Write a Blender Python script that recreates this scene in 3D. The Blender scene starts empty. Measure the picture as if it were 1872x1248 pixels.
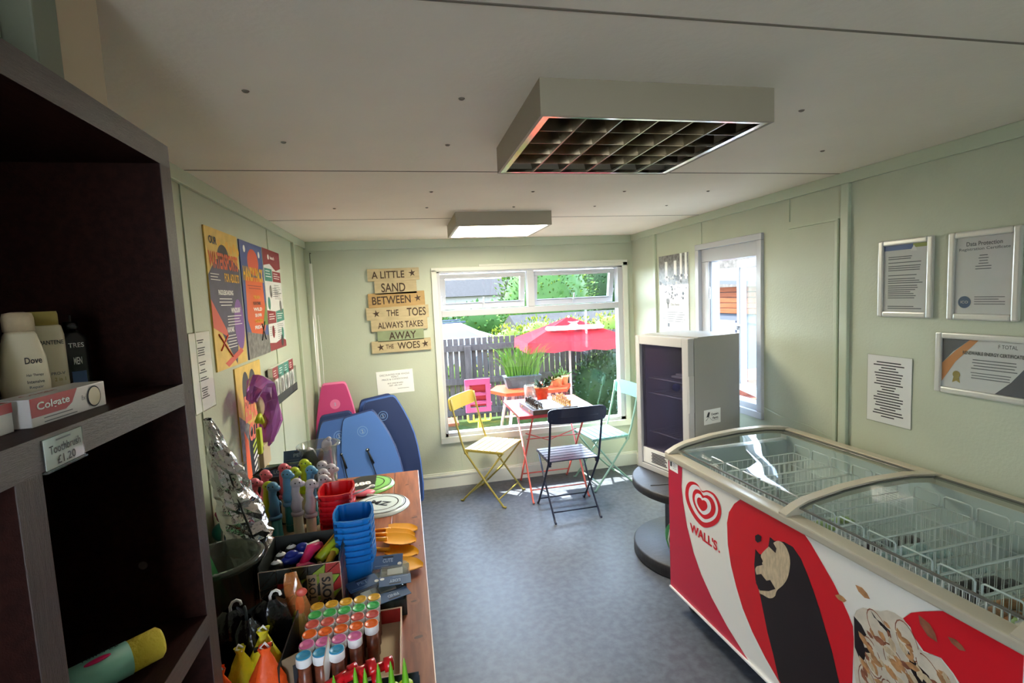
import bpy, bmesh, math, random
from mathutils import Matrix, Vector
random.seed(7)
PI = math.pi
sc = bpy.context.scene
C = sc.collection

# ---------------------------------------------------------------- camera, world, sun, exposure
cam_d = bpy.data.cameras.new('camera'); cam = bpy.data.objects.new('camera', cam_d); C.objects.link(cam); sc.camera = cam
cam_d.sensor_width = 36; cam_d.lens = 921.62 / 1872 * 36; cam_d.clip_start = .02; cam_d.clip_end = 200
_y, _p, _r = math.radians(11.85), math.radians(-5.115), math.radians(-2.6525)
_f = Vector((math.sin(_y) * math.cos(_p), math.cos(_y) * math.cos(_p), math.sin(_p)))
_rt = Vector((math.cos(_y), -math.sin(_y), 0)); _up = _rt.cross(_f)
_R = math.cos(_r) * _rt + math.sin(_r) * _up; _U = -math.sin(_r) * _rt + math.cos(_r) * _up
cam.matrix_world = Matrix(((_R.x, _U.x, -_f.x, 0), (_R.y, _U.y, -_f.y, 0), (_R.z, _U.z, -_f.z, 1.68), (0, 0, 0, 1)))

w = bpy.data.worlds.new('sky'); sc.world = w; w.use_nodes = True
nt = w.node_tree; nt.nodes.clear()
bg = nt.nodes.new('ShaderNodeBackground'); wo = nt.nodes.new('ShaderNodeOutputWorld')
tc = nt.nodes.new('ShaderNodeTexCoord'); sp = nt.nodes.new('ShaderNodeSeparateXYZ'); cr = nt.nodes.new('ShaderNodeValToRGB')
nt.links.new(tc.outputs['Generated'], sp.inputs[0]); nt.links.new(sp.outputs['Z'], cr.inputs[0])
cr.color_ramp.elements[0].position = 0.0; cr.color_ramp.elements[0].color = (.86, .93, 1.0, 1)
cr.color_ramp.elements[1].position = .6; cr.color_ramp.elements[1].color = (.50, .68, 1.0, 1)
nt.links.new(cr.outputs[0], bg.inputs[0]); nt.links.new(bg.outputs[0], wo.inputs[0])
bg.inputs[1].default_value = 3.4

sun_d = bpy.data.lights.new('sun', 'SUN'); sun = bpy.data.objects.new('sun', sun_d); C.objects.link(sun)
sun_d.energy = 7.0; sun_d.angle = math.radians(.6); sun_d.color = (1, .95, .86)
sun.rotation_euler = Vector((.60, -.55, -1)).to_track_quat('-Z', 'Y').to_euler()

sc.view_settings.view_transform = 'Standard'; sc.view_settings.look = 'None'; sc.view_settings.gamma = 1
sc.view_settings.use_curve_mapping = False; sc.view_settings.exposure = 2.84
sc.cycles.use_denoising = True
sc.cycles.max_bounces = 14; sc.cycles.diffuse_bounces = 10; sc.cycles.transparent_max_bounces = 24
sc.cycles.caustics_reflective = False; sc.cycles.caustics_refractive = False; sc.cycles.sample_clamp_indirect = 20

# ---------------------------------------------------------------- materials
def lin(c): return tuple(((x / 255) / 12.92 if x <= 10 else (((x / 255) + .055) / 1.055) ** 2.4) for x in c)
MATS = {}
def mat(n, col, rough=.6, metal=0, var=0, vs=8, bump=0, bs=60, emit=0, spec=.5, stretch=(1, 1, 1), trans=0, dark=None, coat=0):
    m = bpy.data.materials.new(n); m.use_nodes = True; t = m.node_tree; b = t.nodes['Principled BSDF']
    c = lin(col) + (1,)
    b.inputs['Base Color'].default_value = c; b.inputs['Roughness'].default_value = rough; b.inputs['Metallic'].default_value = metal
    b.inputs['Specular IOR Level'].default_value = spec
    if coat: b.inputs['Coat Weight'].default_value = coat; b.inputs['Coat Roughness'].default_value = .15
    if emit: b.inputs['Emission Color'].default_value = c; b.inputs['Emission Strength'].default_value = emit
    if var or bump:
        tx = t.nodes.new('ShaderNodeTexCoord'); mp = t.nodes.new('ShaderNodeMapping'); mp.inputs['Scale'].default_value = stretch
        t.links.new(tx.outputs['Object'], mp.inputs[0])
        if var:
            no = t.nodes.new('ShaderNodeTexNoise'); no.inputs['Scale'].default_value = vs; no.inputs['Detail'].default_value = 6
            rp = t.nodes.new('ShaderNodeValToRGB'); t.links.new(mp.outputs[0], no.inputs[0]); t.links.new(no.outputs[0], rp.inputs[0])
            d = lin(dark) if dark else tuple(x * (1 - var) for x in c[:3])
            rp.color_ramp.elements[0].position = .36; rp.color_ramp.elements[0].color = d + (1,)
            rp.color_ramp.elements[1].position = .64; rp.color_ramp.elements[1].color = tuple(min(1, x * (1 + var * .4)) for x in c[:3]) + (1,)
            t.links.new(rp.outputs[0], b.inputs['Base Color'])
        if bump:
            n2 = t.nodes.new('ShaderNodeTexNoise'); n2.inputs['Scale'].default_value = bs; n2.inputs['Detail'].default_value = 4
            bp = t.nodes.new('ShaderNodeBump'); bp.inputs['Strength'].default_value = bump; bp.inputs['Distance'].default_value = .01
            t.links.new(mp.outputs[0], n2.inputs[0]); t.links.new(n2.outputs[0], bp.inputs['Height']); t.links.new(bp.outputs[0], b.inputs['Normal'])
    MATS[n] = m; return m
def glass(n, tint=(235, 242, 240), refl=.12, rough=.02, clear=1.0, base=None):
    m = bpy.data.materials.new(n); m.use_nodes = True; t = m.node_tree; t.nodes.clear()
    o = t.nodes.new('ShaderNodeOutputMaterial'); mx = t.nodes.new('ShaderNodeMixShader'); tr = t.nodes.new('ShaderNodeBsdfTransparent'); gl = t.nodes.new('ShaderNodeBsdfGlossy')
    lf = t.nodes.new('ShaderNodeLayerWeight'); lf.inputs[0].default_value = .5; lw = t.nodes.new('ShaderNodeMath'); lw.operation = 'POWER'; lw.inputs[1].default_value = 4.0; t.links.new(lf.outputs['Facing'], lw.inputs[0]); ml = t.nodes.new('ShaderNodeMath'); ml.operation = 'MULTIPLY_ADD'; ml.inputs[1].default_value = .8; ml.inputs[2].default_value = refl * .5
    ml.use_clamp = True
    tr.inputs[0].default_value = lin(tint) + (1,); gl.inputs['Roughness'].default_value = rough
    t.links.new(lw.outputs[0], ml.inputs[0]); t.links.new(ml.outputs[0], mx.inputs[0])
    src = tr
    if base:
        df = t.nodes.new('ShaderNodeBsdfDiffuse'); df.inputs[0].default_value = lin(base) + (1,); m2 = t.nodes.new('ShaderNodeMixShader'); m2.inputs[0].default_value = 1 - clear
        t.links.new(tr.outputs[0], m2.inputs[1]); t.links.new(df.outputs[0], m2.inputs[2]); src = m2
    t.links.new(src.outputs[0], mx.inputs[1]); t.links.new(gl.outputs[0], mx.inputs[2]); t.links.new(mx.outputs[0], o.inputs[0])
    MATS[n] = m

mat('sage', (187, 194, 173), .42, spec=.35, var=.05, vs=3, bump=.10, bs=90)
mat('sage_trim', (184, 194, 172), .35, bump=.06, bs=60)
mat('ceiling', (236, 228, 214), .7, var=.04, vs=2.5, bump=.12, bs=50)
mat('seam', (120, 112, 100), .8)
mat('white_paint', (225, 224, 220), .4)
mat('upvc', (188, 190, 195), .25)
mat('grey_seal', (110, 112, 116), .5)
mat('skirting', (214, 216, 204), .4)
mat('floor', (92, 95, 102), .42, spec=.3, var=.13, vs=26, bump=.05, bs=200, dark=(78, 81, 88))
mat('espresso', (40, 18, 14), .5, spec=.12, var=.3, vs=10, stretch=(8, 1, 8), bump=.1, bs=60)
mat('espresso_edge', (70, 58, 56), .36, var=.3, vs=14, stretch=(2, 1, 14), bump=.25, bs=80)
mat('espresso_edge_v', (70, 58, 56), .36, var=.3, vs=14, stretch=(14, 14, 1), bump=.25, bs=80)
mat('pine', (150, 84, 54), .36, var=.28, vs=7, stretch=(7, .7, 7), dark=(122, 62, 40), coat=.3)
mat('knot', (88, 42, 26), .5)
mat('black', (18, 18, 20), .4)
mat('ink', (50, 50, 54), .6)
mat('softink', (105, 108, 112), .6)
mat('dark_ink', (38, 30, 24), .7)
mat('paper', (244, 244, 240), .5)
mat('gloss_paper', (232, 232, 230), .2)
mat('white', (235, 235, 233), .35)
mat('silver_frame', (205, 206, 200), .28, .3)
mat('chrome', (225, 225, 225), .12, 1)
mat('louver', (128, 120, 104), .2, 1)
mat('diffuser', (255, 244, 218), .5, emit=8)
mat('fitting', (156, 148, 130), .5)
mat('blue_board', (66, 104, 178), .5, bump=.08, bs=300)
mat('blue_board_light', (84, 128, 205), .5, bump=.08, bs=300)
mat('navy_board', (40, 58, 104), .5, bump=.08, bs=300)
mat('navy_rail', (36, 54, 104), .5)
mat('pink_board', (192, 62, 122), .5, bump=.08, bs=300)
mat('pink_rail', (226, 120, 166), .5)
mat('pale_line', (160, 180, 205), .5)
mat('logo_blue', (120, 160, 215), .5)
mat('cord_black', (14, 14, 22), .5)
mat('yellow_metal', (190, 166, 66), .35, var=.05)
mat('yellow_leg', (150, 136, 60), .35)
mat('navy_metal', (32, 38, 62), .3)
mat('mint_metal', (120, 186, 174), .35)
mat('mint_leg', (140, 178, 160), .35)
mat('coral', (200, 64, 70), .35)
mat('coral_leg', (214, 96, 84), .35)
mat('board_dark', (62, 46, 38), .35, var=.3, vs=20)
mat('board_light', (190, 192, 190), .35)
mat('board_square', (120, 126, 132), .35)
mat('piece_dark', (44, 30, 24), .28)
mat('piece_light', (186, 138, 84), .32)
mat('terracotta', (184, 120, 72), .7, var=.25, vs=25)
mat('soil', (52, 38, 28), .9)
mat('leaf', (50, 75, 32), .45, spec=0.06)
mat('leaf_grey', (67, 83, 73), .45, spec=0.06)
mat('leaf_bright', (68, 85, 22), .45, spec=0.06)
mat('leaf_yellow', (118, 120, 28), .5, spec=0.06)
mat('leaf_dark', (30, 48, 24), .5, spec=0.06)
mat('grass_blade', (72, 103, 31), .45, spec=0.06)
mat('fence', (71, 63, 61), .75, spec=0.06, var=.3, vs=9, stretch=(6, 6, .6))
mat('lawn', (51, 62, 29), .9, spec=0.06, var=.35, vs=6, bump=.5, bs=60)
mat('stone', (66, 64, 60), .85, spec=0.06, var=.35, vs=12, bump=.6, bs=14)
mat('patio', (156, 150, 140), .85, spec=0.06, var=.2, vs=4)
mat('parasol', (120, 11, 20), .9, spec=0.06)
mat('parasol_inner', (140, 40, 48), .9, spec=0.06)
mat('pole', (176, 150, 146), .5)
mat('pink_plastic', (156, 67, 104), .4, spec=0.06)
mat('lime', (196, 214, 40), .35)
mat('orange_plastic', (152, 52, 27), .45, spec=0.06)
mat('zinc', (67, 72, 73), .5, spec=0.06)
mat('car_white', (177, 178, 181), .3, spec=0.06)
mat('car_glass', (120, 128, 136), .1)
mat('roof_tile', (44, 41, 40), .8, spec=0.06, var=.2, vs=10)
mat('render_wall', (120, 115, 108), .8, spec=0.06)
mat('cedar', (90, 48, 27), .6, spec=0.06, var=.25, vs=8, stretch=(1, .5, 9))
mat('slate_grey', (55, 59, 66), .7, spec=0.06)
mat('brick', (97, 57, 46), .85, spec=0.06, var=.3, vs=14)
mat('fridge_white', (160, 158, 152), .35)
mat('fridge_trim', (188, 186, 184), .35)
mat('fridge_inside', (205, 205, 215), .5)
mat('wire', (226, 230, 232), .25)
mat('spool_black', (40, 38, 40), .5, var=.35, vs=12, stretch=(1, 8, 1), bump=.2, bs=40)
mat('freezer_white', (238, 234, 224), .3)
mat('freezer_rail', (192, 184, 164), .3, .1)
mat('freezer_seal', (92, 92, 86), .5)
mat('freezer_liner', (204, 214, 216), .3)
mat('logo_red', (214, 26, 38), .3)
mat('crimson', (196, 28, 58), .3)
mat('choc', (34, 24, 26), .35, var=.25, vs=5)
mat('cream', (206, 184, 150), .5, var=.2, vs=30, stretch=(3, 1, 1))
mat('cone_cream', (214, 202, 182), .5, var=.12, vs=20)
mat('nut', (192, 140, 92), .5, var=.35, vs=40)
mat('nut_dark', (150, 92, 66), .5, var=.3, vs=40)
mat('castor', (30, 30, 30), .5)
mat('pack_ice', (180, 204, 208), .3, var=.3, vs=40)
mat('pack_dark', (60, 50, 58), .3, var=.4, vs=40)
mat('pack_gold', (186, 130, 90), .3, var=.4, vs=40)
mat('pack_green', (160, 186, 120), .3, var=.4, vs=40)
mat('poster_yellow', (226, 190, 92), .4, var=.12, vs=18)
mat('poster_navy', (66, 62, 92), .4, var=.2, vs=14)
mat('poster_orange', (222, 96, 48), .4)
mat('poster_red', (214, 84, 60), .4)
mat('poster_blue', (70, 88, 150), .4)
mat('poster_maroon', (140, 36, 52), .4)
mat('poster_teal', (62, 136, 122), .4)
mat('poster_dark', (44, 44, 52), .4)
mat('poster_green', (110, 136, 66), .4)
mat('poster_grey', (128, 126, 124), .4, var=.5, vs=35)
mat('poster_salmon', (232, 120, 92), .4)
mat('sign_cream', (186, 170, 132), .7, var=.12, vs=10, stretch=(1, 5, 8))
mat('sign_tan', (178, 146, 94), .7, var=.12, vs=10, stretch=(1, 5, 8))
mat('sign_green', (140, 152, 116), .7, var=.15, vs=10)
mat('sign_ink', (62, 44, 30), .7)
mat('plank_edge', (150, 124, 84), .7)
mat('cert_blue', (84, 112, 170), .4)
mat('cert_lime', (170, 180, 90), .4)
mat('cert_orange', (222, 146, 84), .4)
mat('cert_grey', (92, 94, 104), .4)
mat('seal_blue', (60, 90, 130), .4)
mat('gold', (176, 158, 84), .4)
mat('bottle_cream', (222, 210, 182), .3)
mat('bottle_black', (20, 22, 28), .25)
mat('box_red', (176, 10, 26), .3)
mat('box_white', (226, 222, 220), .3)
mat('purple', (120, 70, 160), .35)
mat('foil', (205, 205, 210), .16, 1, bump=1.0, bs=28)
mat('black_plastic', (16, 16, 18), .18, bump=.7, bs=24)
mat('towel_yellow', (214, 190, 60), .85, bump=.5, bs=120)
mat('teal_card', (130, 190, 172), .5)
mat('pink', (222, 70, 130), .4)
mat('hot_pink', (232, 40, 110), .35)
mat('fig_pink', (222, 112, 132), .3)
mat('fig_lime', (180, 200, 40), .3)
mat('fig_blue', (84, 140, 180), .3)
mat('fig_grey', (186, 180, 188), .3)
mat('fig_teal', (30, 120, 116), .3)
mat('label_stripe', (206, 200, 170), .4)
mat('red_plastic', (206, 24, 34), .25)
mat('blue_plastic', (22, 116, 196), .25)
mat('deep_blue', (30, 50, 150), .3)
mat('yellow_plastic', (240, 168, 32), .3)
mat('card_blue', (62, 92, 132), .45)
mat('cap_yellow', (232, 176, 48), .35)
mat('cap_green', (70, 190, 96), .35)
mat('cap_red', (216, 92, 80), .35)
mat('cap_orange', (250, 110, 30), .35)
mat('cap_pink', (226, 112, 170), .35)
mat('cap_blue', (60, 160, 205), .35)
mat('tube_brown', (128, 70, 48), .3, var=.4, vs=60)
mat('tray_red', (170, 40, 34), .4, var=.2, vs=30)
mat('tray_edge', (226, 196, 170), .5)
mat('kraft', (140, 118, 92), .7)
mat('beige_card', (196, 176, 144), .7)
mat('hivis_orange', (250, 92, 30), .5, bump=.5, bs=40)
mat('hivis_yellow', (214, 206, 40), .5, bump=.5, bs=40)
mat('green_spike', (110, 176, 30), .4)
mat('frisbee_green', (124, 190, 96), .35)
mat('frisbee_white', (206, 220, 222), .3)
mat('post_beige', (190, 172, 146), .6)
mat('post_grey', (118, 122, 106), .6)
mat('box_geo_dark', (40, 44, 40), .4)
mat('box_geo_red', (150, 34, 30), .4)
mat('box_geo_green', (120, 140, 40), .4)
mat('box_geo_pink', (190, 130, 130), .4)
mat('packet_green', (90, 176, 110), .25, bump=.4, bs=30)
glass('pane', (246, 250, 250), .07)
glass('freezer_glass', (232, 242, 240), .04, .01)
glass('fridge_glass', (205, 202, 214), .04, .12, clear=.9, base=(110, 106, 124))
glass('clear_plastic', (228, 232, 230), .10, .08, clear=.90, base=(200, 205, 205))
glass('smoke_plastic', (170, 178, 172), .10, .08, clear=.85, base=(130, 140, 134))
glass('purple_film', (214, 160, 224), .16, .12, clear=.55, base=(186, 104, 200))
glass('orange_film', (244, 214, 160), .14, .15, clear=.62, base=(226, 150, 84))
glass('cover_glass', (245, 246, 246), .05, .05)

# ---------------------------------------------------------------- mesh helpers
_txt = {}
def text_geo(s, bold=0.0):
    k = (s, bold)
    if k not in _txt:
        cu = bpy.data.curves.new('lettering', 'FONT'); cu.body = s; cu.size = 1; cu.align_x = 'CENTER'; cu.align_y = 'CENTER'; cu.offset = bold; cu.resolution_u = 3; cu.fill_mode = 'FRONT'
        o = bpy.data.objects.new('lettering', cu); C.objects.link(o)
        dg = bpy.context.evaluated_depsgraph_get(); me = bpy.data.meshes.new_from_object(o.evaluated_get(dg))
        vs = [v.co.copy() for v in me.vertices]; fs = [tuple(p.vertices) for p in me.polygons]
        bpy.data.objects.remove(o); bpy.data.curves.remove(cu); bpy.data.meshes.remove(me)
        if vs:
            x0, x1 = min(v.x for v in vs), max(v.x for v in vs); y0, y1 = min(v.y for v in vs), max(v.y for v in vs)
            vs = [((v.x - (x0 + x1) / 2) / (x1 - x0), (v.y - (y0 + y1) / 2) / (y1 - y0)) for v in vs]
        _txt[k] = (vs, fs)
    return _txt[k]

class MB:
    def __init__(s): s.v = []; s.f = []; s.mi = []; s.mats = []; s.sm = []
    def add(s, vs, fs, m, M=None, smooth=False):
        if m not in s.mats: s.mats.append(m)
        k = s.mats.index(m); n = len(s.v)
        s.v += [tuple(M @ Vector(v)) if M is not None else tuple(v) for v in vs]
        for f in fs: s.f.append(tuple(i + n for i in f)); s.mi.append(k); s.sm.append(smooth)
        return s
    def box(s, c, d, m, M=None, bev=0):
        bm = bmesh.new(); bmesh.ops.create_cube(bm, size=1)
        for v in bm.verts: v.co = Vector((v.co.x * d[0] + c[0], v.co.y * d[1] + c[1], v.co.z * d[2] + c[2]))
        if bev: bmesh.ops.bevel(bm, geom=bm.edges[:], offset=bev, segments=2, profile=.6, affect='EDGES')
        bm.verts.index_update(); s.add([v.co.copy() for v in bm.verts], [[v.index for v in f.verts] for f in bm.faces], m, M); bm.free(); return s
    def bx(s, a, b, m, M=None, bev=0):
        return s.box([(a[i] + b[i]) / 2 for i in range(3)], [abs(b[i] - a[i]) for i in range(3)], m, M, bev)
    def lathe(s, prof, m, M=None, seg=20, smooth=True, sx=1, sy=1):
        vs = []; fs = []; n = len(prof)
        for k in range(seg):
            a = 2 * PI * k / seg
            for r, z in prof: vs.append((r * math.cos(a) * sx, r * math.sin(a) * sy, z))
        for k in range(seg):
            for j in range(n - 1):
                a, b = k * n + j, ((k + 1) % seg) * n + j
                fs.append((a, b, b + 1, a + 1))
        if prof[0][0] > 1e-6: fs.append(tuple(k * n for k in reversed(range(seg))))
        if prof[-1][0] > 1e-6: fs.append(tuple(k * n + n - 1 for k in range(seg)))
        return s.add(vs, fs, m, M, smooth)
    def cyl(s, c, r, h, m, M=None, seg=20):
        return s.lathe([(r, 0), (r, h)], m, (M if M is not None else Matrix()) @ Matrix.Translation(c), seg, False)
    def tube(s, pts, r, m, seg=8, M=None, closed=False):
        pts = [Vector(p) for p in pts]; n = len(pts); vs = []; fs = []
        up = Vector((0, 0, 1)); prev = None
        for i, p in enumerate(pts):
            if closed: t = pts[(i + 1) % n] - pts[i - 1]
            else: t = pts[min(i + 1, n - 1)] - pts[max(i - 1, 0)]
            t = t.normalized() if t.length > 1e-9 else Vector((0, 0, 1))
            if prev is None: a = t.orthogonal().normalized()
            else:
                a = prev - t * prev.dot(t); a = a.normalized() if a.length > 1e-6 else t.orthogonal().normalized()
            prev = a; b = t.cross(a); rr = r[i] if isinstance(r, (list, tuple)) else r
            for k in range(seg):
                q = 2 * PI * k / seg; vs.append(p + a * math.cos(q) * rr + b * math.sin(q) * rr)
        for i in range(n if closed else n - 1):
            for k in range(seg):
                j = (i + 1) % n
                fs.append((i * seg + k, i * seg + (k + 1) % seg, j * seg + (k + 1) % seg, j * seg + k))
        if not closed:
            fs.append(tuple(reversed(range(seg)))); fs.append(tuple((n - 1) * seg + k for k in range(seg)))
        return s.add(vs, fs, m, M, True)
    def prism(s, poly, z0, z1, m, M=None, side=None):
        n = len(poly)
        s.add([(x, y, z1) for x, y in poly], [tuple(range(n))], m, M)
        if z0 != z1:
            vs = [(x, y, z0) for x, y in poly] + [(x, y, z1) for x, y in poly]
            s.add(vs, [tuple(reversed(range(n)))] + [(i, (i + 1) % n, n + (i + 1) % n, n + i) for i in range(n)], side or m, M)
        return s
    def flat(s, poly, z, m, M=None): return s.prism(poly, z, z, m, M)
    def rect(s, x0, y0, x1, y1, z, m, M=None): return s.flat([(x0, y0), (x1, y0), (x1, y1), (x0, y1)], z, m, M)
    def disc(s, x, y, r, z, m, M=None, seg=24, ry=None):
        return s.flat([(x + r * math.cos(2 * PI * k / seg), y + (ry or r) * math.sin(2 * PI * k / seg)) for k in range(seg)], z, m, M)
    def ell(s, c, r, m, M=None, seg=14, rings=9):
        vs = []; fs = []
        for i in range(rings + 1):
            t = PI * i / rings
            for k in range(seg):
                a = 2 * PI * k / seg; vs.append((c[0] + r[0] * math.sin(t) * math.cos(a), c[1] + r[1] * math.sin(t) * math.sin(a), c[2] - r[2] * math.cos(t)))
        for i in range(rings):
            for k in range(seg): fs.append((i * seg + k, i * seg + (k + 1) % seg, (i + 1) * seg + (k + 1) % seg, (i + 1) * seg + k))
        return s.add(vs, fs, m, M, True)
    def text(s, t, x, y, wd, ht, z, m, M=None, bold=0.0, shear=0):
        vs, fs = text_geo(t, bold)
        return s.add([(x + a * wd + shear * b * ht, y + b * ht, z) for a, b in vs], fs, m, M)
    def lines(s, x0, x1, y, dy, n, z, m, M=None, th=.25, jit=.35, center=False):
        for i in range(n):
            L = (x1 - x0) * (1 - random.random() * jit); a = (x0 + x1 - L) / 2 if center else x0
            yy = y - i * dy; s.rect(a, yy - dy * th / 2, a + L, yy + dy * th / 2, z, m, M)
        return s
    def build(s, name, parent=None, M=None):
        me = bpy.data.meshes.new(name); me.from_pydata(s.v, [], s.f); 
        for m in s.mats: me.materials.append(MATS[m])
        me.polygons.foreach_set('material_index', s.mi); me.polygons.foreach_set('use_smooth', s.sm); me.update()
        o = bpy.data.objects.new(name, me); C.objects.link(o)
        if parent: o.parent = parent
        if M is not None:
            if parent: o.matrix_local = M
            else: o.matrix_world = M
        return o

def tag(o, label=None, cat=None, group=None, kind=None):
    if label: o['label'] = label
    if cat: o['category'] = cat
    if group: o['group'] = group
    if kind: o['kind'] = kind
    return o
def thing(name, label, cat, M=None, group=None, kind=None):
    o = bpy.data.objects.new(name, None); o.empty_display_size = .05; C.objects.link(o)
    if M is not None: o.matrix_world = M
    return tag(o, label, cat, group, kind)
def clone(o, M=None, label=None, parent=None):
    c = o.copy(); C.objects.link(c)
    if parent: c.parent = parent
    for ch in list(o.children): clone(ch, parent=c)
    if M is not None: c.matrix_world = M
    if label: c['label'] = label
    return c
def T(x, y, z, rz=0, rx=0, ry=0): return Matrix.Translation((x, y, z)) @ Matrix.Rotation(rz, 4, 'Z') @ Matrix.Rotation(ry, 4, 'Y') @ Matrix.Rotation(rx, 4, 'X')
def basis(o, u, v):
    u = Vector(u).normalized(); v = Vector(v); v = (v - u * v.dot(u)).normalized(); n = u.cross(v); o = Vector(o)
    return Matrix(((u.x, v.x, n.x, o.x), (u.y, v.y, n.y, o.y), (u.z, v.z, n.z, o.z), (0, 0, 0, 1)))
def on_back(x, z, off=0, roll=0): return basis((x, 4.45 - off, z), (math.cos(roll), 0, math.sin(roll)), (-math.sin(roll), 0, math.cos(roll)))
def on_left(y, z, off=0, roll=0): return basis((-.78 + off, y, z), (0, math.cos(roll), math.sin(roll)), (0, -math.sin(roll), math.cos(roll)))
def on_right(y, z, off=0, roll=0): return basis((2.125 - off, y, z), (0, -math.cos(roll), math.sin(roll)), (0, math.sin(roll), math.cos(roll)))
def struct(mb, name, parent=None, M=None):
    o = mb.build(name, parent, M)
    if not parent: o['kind'] = 'structure'
    return o
H = 2.2; XL, XR, YB, YF = -.78, 2.125, 4.45, -1.6
# ---------------------------------------------------------------- the room
struct(MB().bx((XL - .1, YF - .1, -.1), (XR + .1, YB + .1, 0), 'floor'), 'floor')
m = MB().bx((XL - .1, YF - .1, H), (XR + .1, YB + .1, H + .08), 'ceiling')
for y in (-.28, .93, 2.12, 3.32): m.bx((XL, y - .003, H - .0015), (XR, y + .003, H), 'seam')
for y, xs in ((1.36, (-.339, .181, 1.214)), (1.76, (-.341, .178, 1.669)), (2.51, (.163, .67, 1.164, 1.652)), (2.93, (-.337, .16, .662, 1.164, 1.639)), (.5, (-.3, .3, .9, 1.5))):
    for x in xs: m.lathe([(.009, 0), (.006, -.003), (0, -.004)], 'seam', T(x, y, H - .0005), 10)
struct(m, 'ceiling')
struct(MB().bx((XL - .1, YF - .1, 0), (XL, YB + .1, H), 'sage'), 'wall_left')
wx0, wx1, wz0, wz1 = .275, 2.035, .445, 1.93
m = MB().bx((XL - .1, YB, 0), (wx0, YB + .1, H), 'sage').bx((wx1, YB, 0), (XR + .1, YB + .1, H), 'sage')
m.bx((wx0, YB, 0), (wx1, YB + .1, wz0), 'sage').bx((wx0, YB, wz1), (wx1, YB + .1, H), 'sage'); struct(m, 'wall_back')
dy0, dy1, dz0, dz1 = 2.70, 3.34, .88, 1.96
m = MB().bx((XR, YF - .1, 0), (XR + .1, dy0, H), 'sage').bx((XR, dy1, 0), (XR + .1, YB, H), 'sage')
m.bx((XR, dy0, 0), (XR + .1, dy1, dz0), 'sage').bx((XR, dy0, dz1), (XR + .1, dy1, H), 'sage'); struct(m, 'wall_right')
m = MB().bx((XL, YF - .1, 0), (-.6, YF, H), 'sage').bx((.0, YF - .1, 0), (XR, YF, H), 'sage').bx((-.6, YF - .1, 2.02), (.0, YF, H), 'sage'); struct(m, 'wall_front')  # unseen opening behind the camera, added and sized for fill light
# coving strips, battens over the board joints, casings
n = [0]
def trim(a, b, mt='sage_trim', bev=.004):
    n[0] += 1; return struct(MB().bx(a, b, mt, bev=bev), 'trim_%d' % n[0])
trim((XL, YF, H - .055), (XL + .018, YB, H)); trim((XR - .018, YF, H - .055), (XR, YB, H)); trim((XL + .018, YB - .018, H - .075), (XR - .018, YB, H))
for y in (2.10, 3.30): trim((XL, y, 0), (XL + .005, y + .006, H - .055), bev=0)
trim((XL, 3.97, 0), (XL + .02, 4.01, H - .055))
for y, a in ((2.065, .045), (3.975, .04)): trim((XR - .02, y, 0), (XR, y + a, H - .055))
for x in (.389, .905): trim((x, YB - .006, 2.0), (x + .006, YB, H - .075), bev=0); trim((x + .03, YB - .006, .14), (x + .036, YB, .42), bev=0)
for y in (2.46, 3.31): trim((XR - .005, y, 1.99 if y > 3 else 2.02), (XR, y + .006, H - .055), bev=0)
trim((XR - .014, 2.13, 1.98), (XR, 2.46, 1.988), bev=0); trim((XR - .014, 2.13, .2), (XR, 2.15, 1.98), bev=.003)
trim((-.48, .78, 1.994), (-.435, .832, H), 'post_grey', .003); trim((-.50, .834, 1.994), (-.44, .948, H), 'post_beige', .004); trim((-.56, .70, 1.994), (-.47, .778, H), 'sage_trim', .003)
m = MB().bx((XL, YB - .016, 0), (XR, YB, .10), 'skirting').bx((XL, YB - .022, .10), (XR, YB, .122), 'skirting', bev=.006).bx((XL, YB - .014, .122), (XR, YB, .135), 'skirting', bev=.004)
struct(m, 'baseboard_back')
struct(MB().bx((XR - .016, 3.4, 0), (XR, YB - .02, .12), 'skirting', bev=.004), 'baseboard_right')
struct(MB().bx((XL - .4, YF - .4, H + .09), (XR + .4, YB + .66, H + .17), 'slate_grey'), 'trim_90')   # unseen roof, its eaves added to cut off the high sun

# the big window in the back wall
win = thing('window_1', None, None, kind='structure')
m = MB()
for a, b in (((.245, 4.43, .42), (.29, 4.46, 1.935)), ((2.02, 4.43, .42), (2.067, 4.46, 1.96)), ((.245, 4.425, .40), (2.067, 4.46, .455)), ((.245, 4.43, 1.92), (2.067, 4.46, 1.955)), ((.66, 4.428, 1.955), (2.067, 4.448, 1.975))): m.bx(a, b, 'skirting', bev=.004)
struct(m, 'window_casing', win)
m = MB()
for a, b in (((.275, 4.45, .445), (.318, 4.53, 1.93)), ((1.972, 4.45, .445), (2.035, 4.53, 1.93)), ((.275, 4.45, .445), (2.035, 4.53, .487)), ((.275, 4.45, 1.905), (2.035, 4.53, 1.93)),
             ((.318, 4.45, 1.525), (1.972, 4.53, 1.582)), ((1.10, 4.45, 1.582), (1.165, 4.53, 1.905))): m.bx(a, b, 'upvc', bev=.004)
struct(m, 'window_frame', win)
struct(MB().bx((.318, 4.492, .487), (1.972, 4.496, 1.525), 'pane'), 'pane', win)
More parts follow.
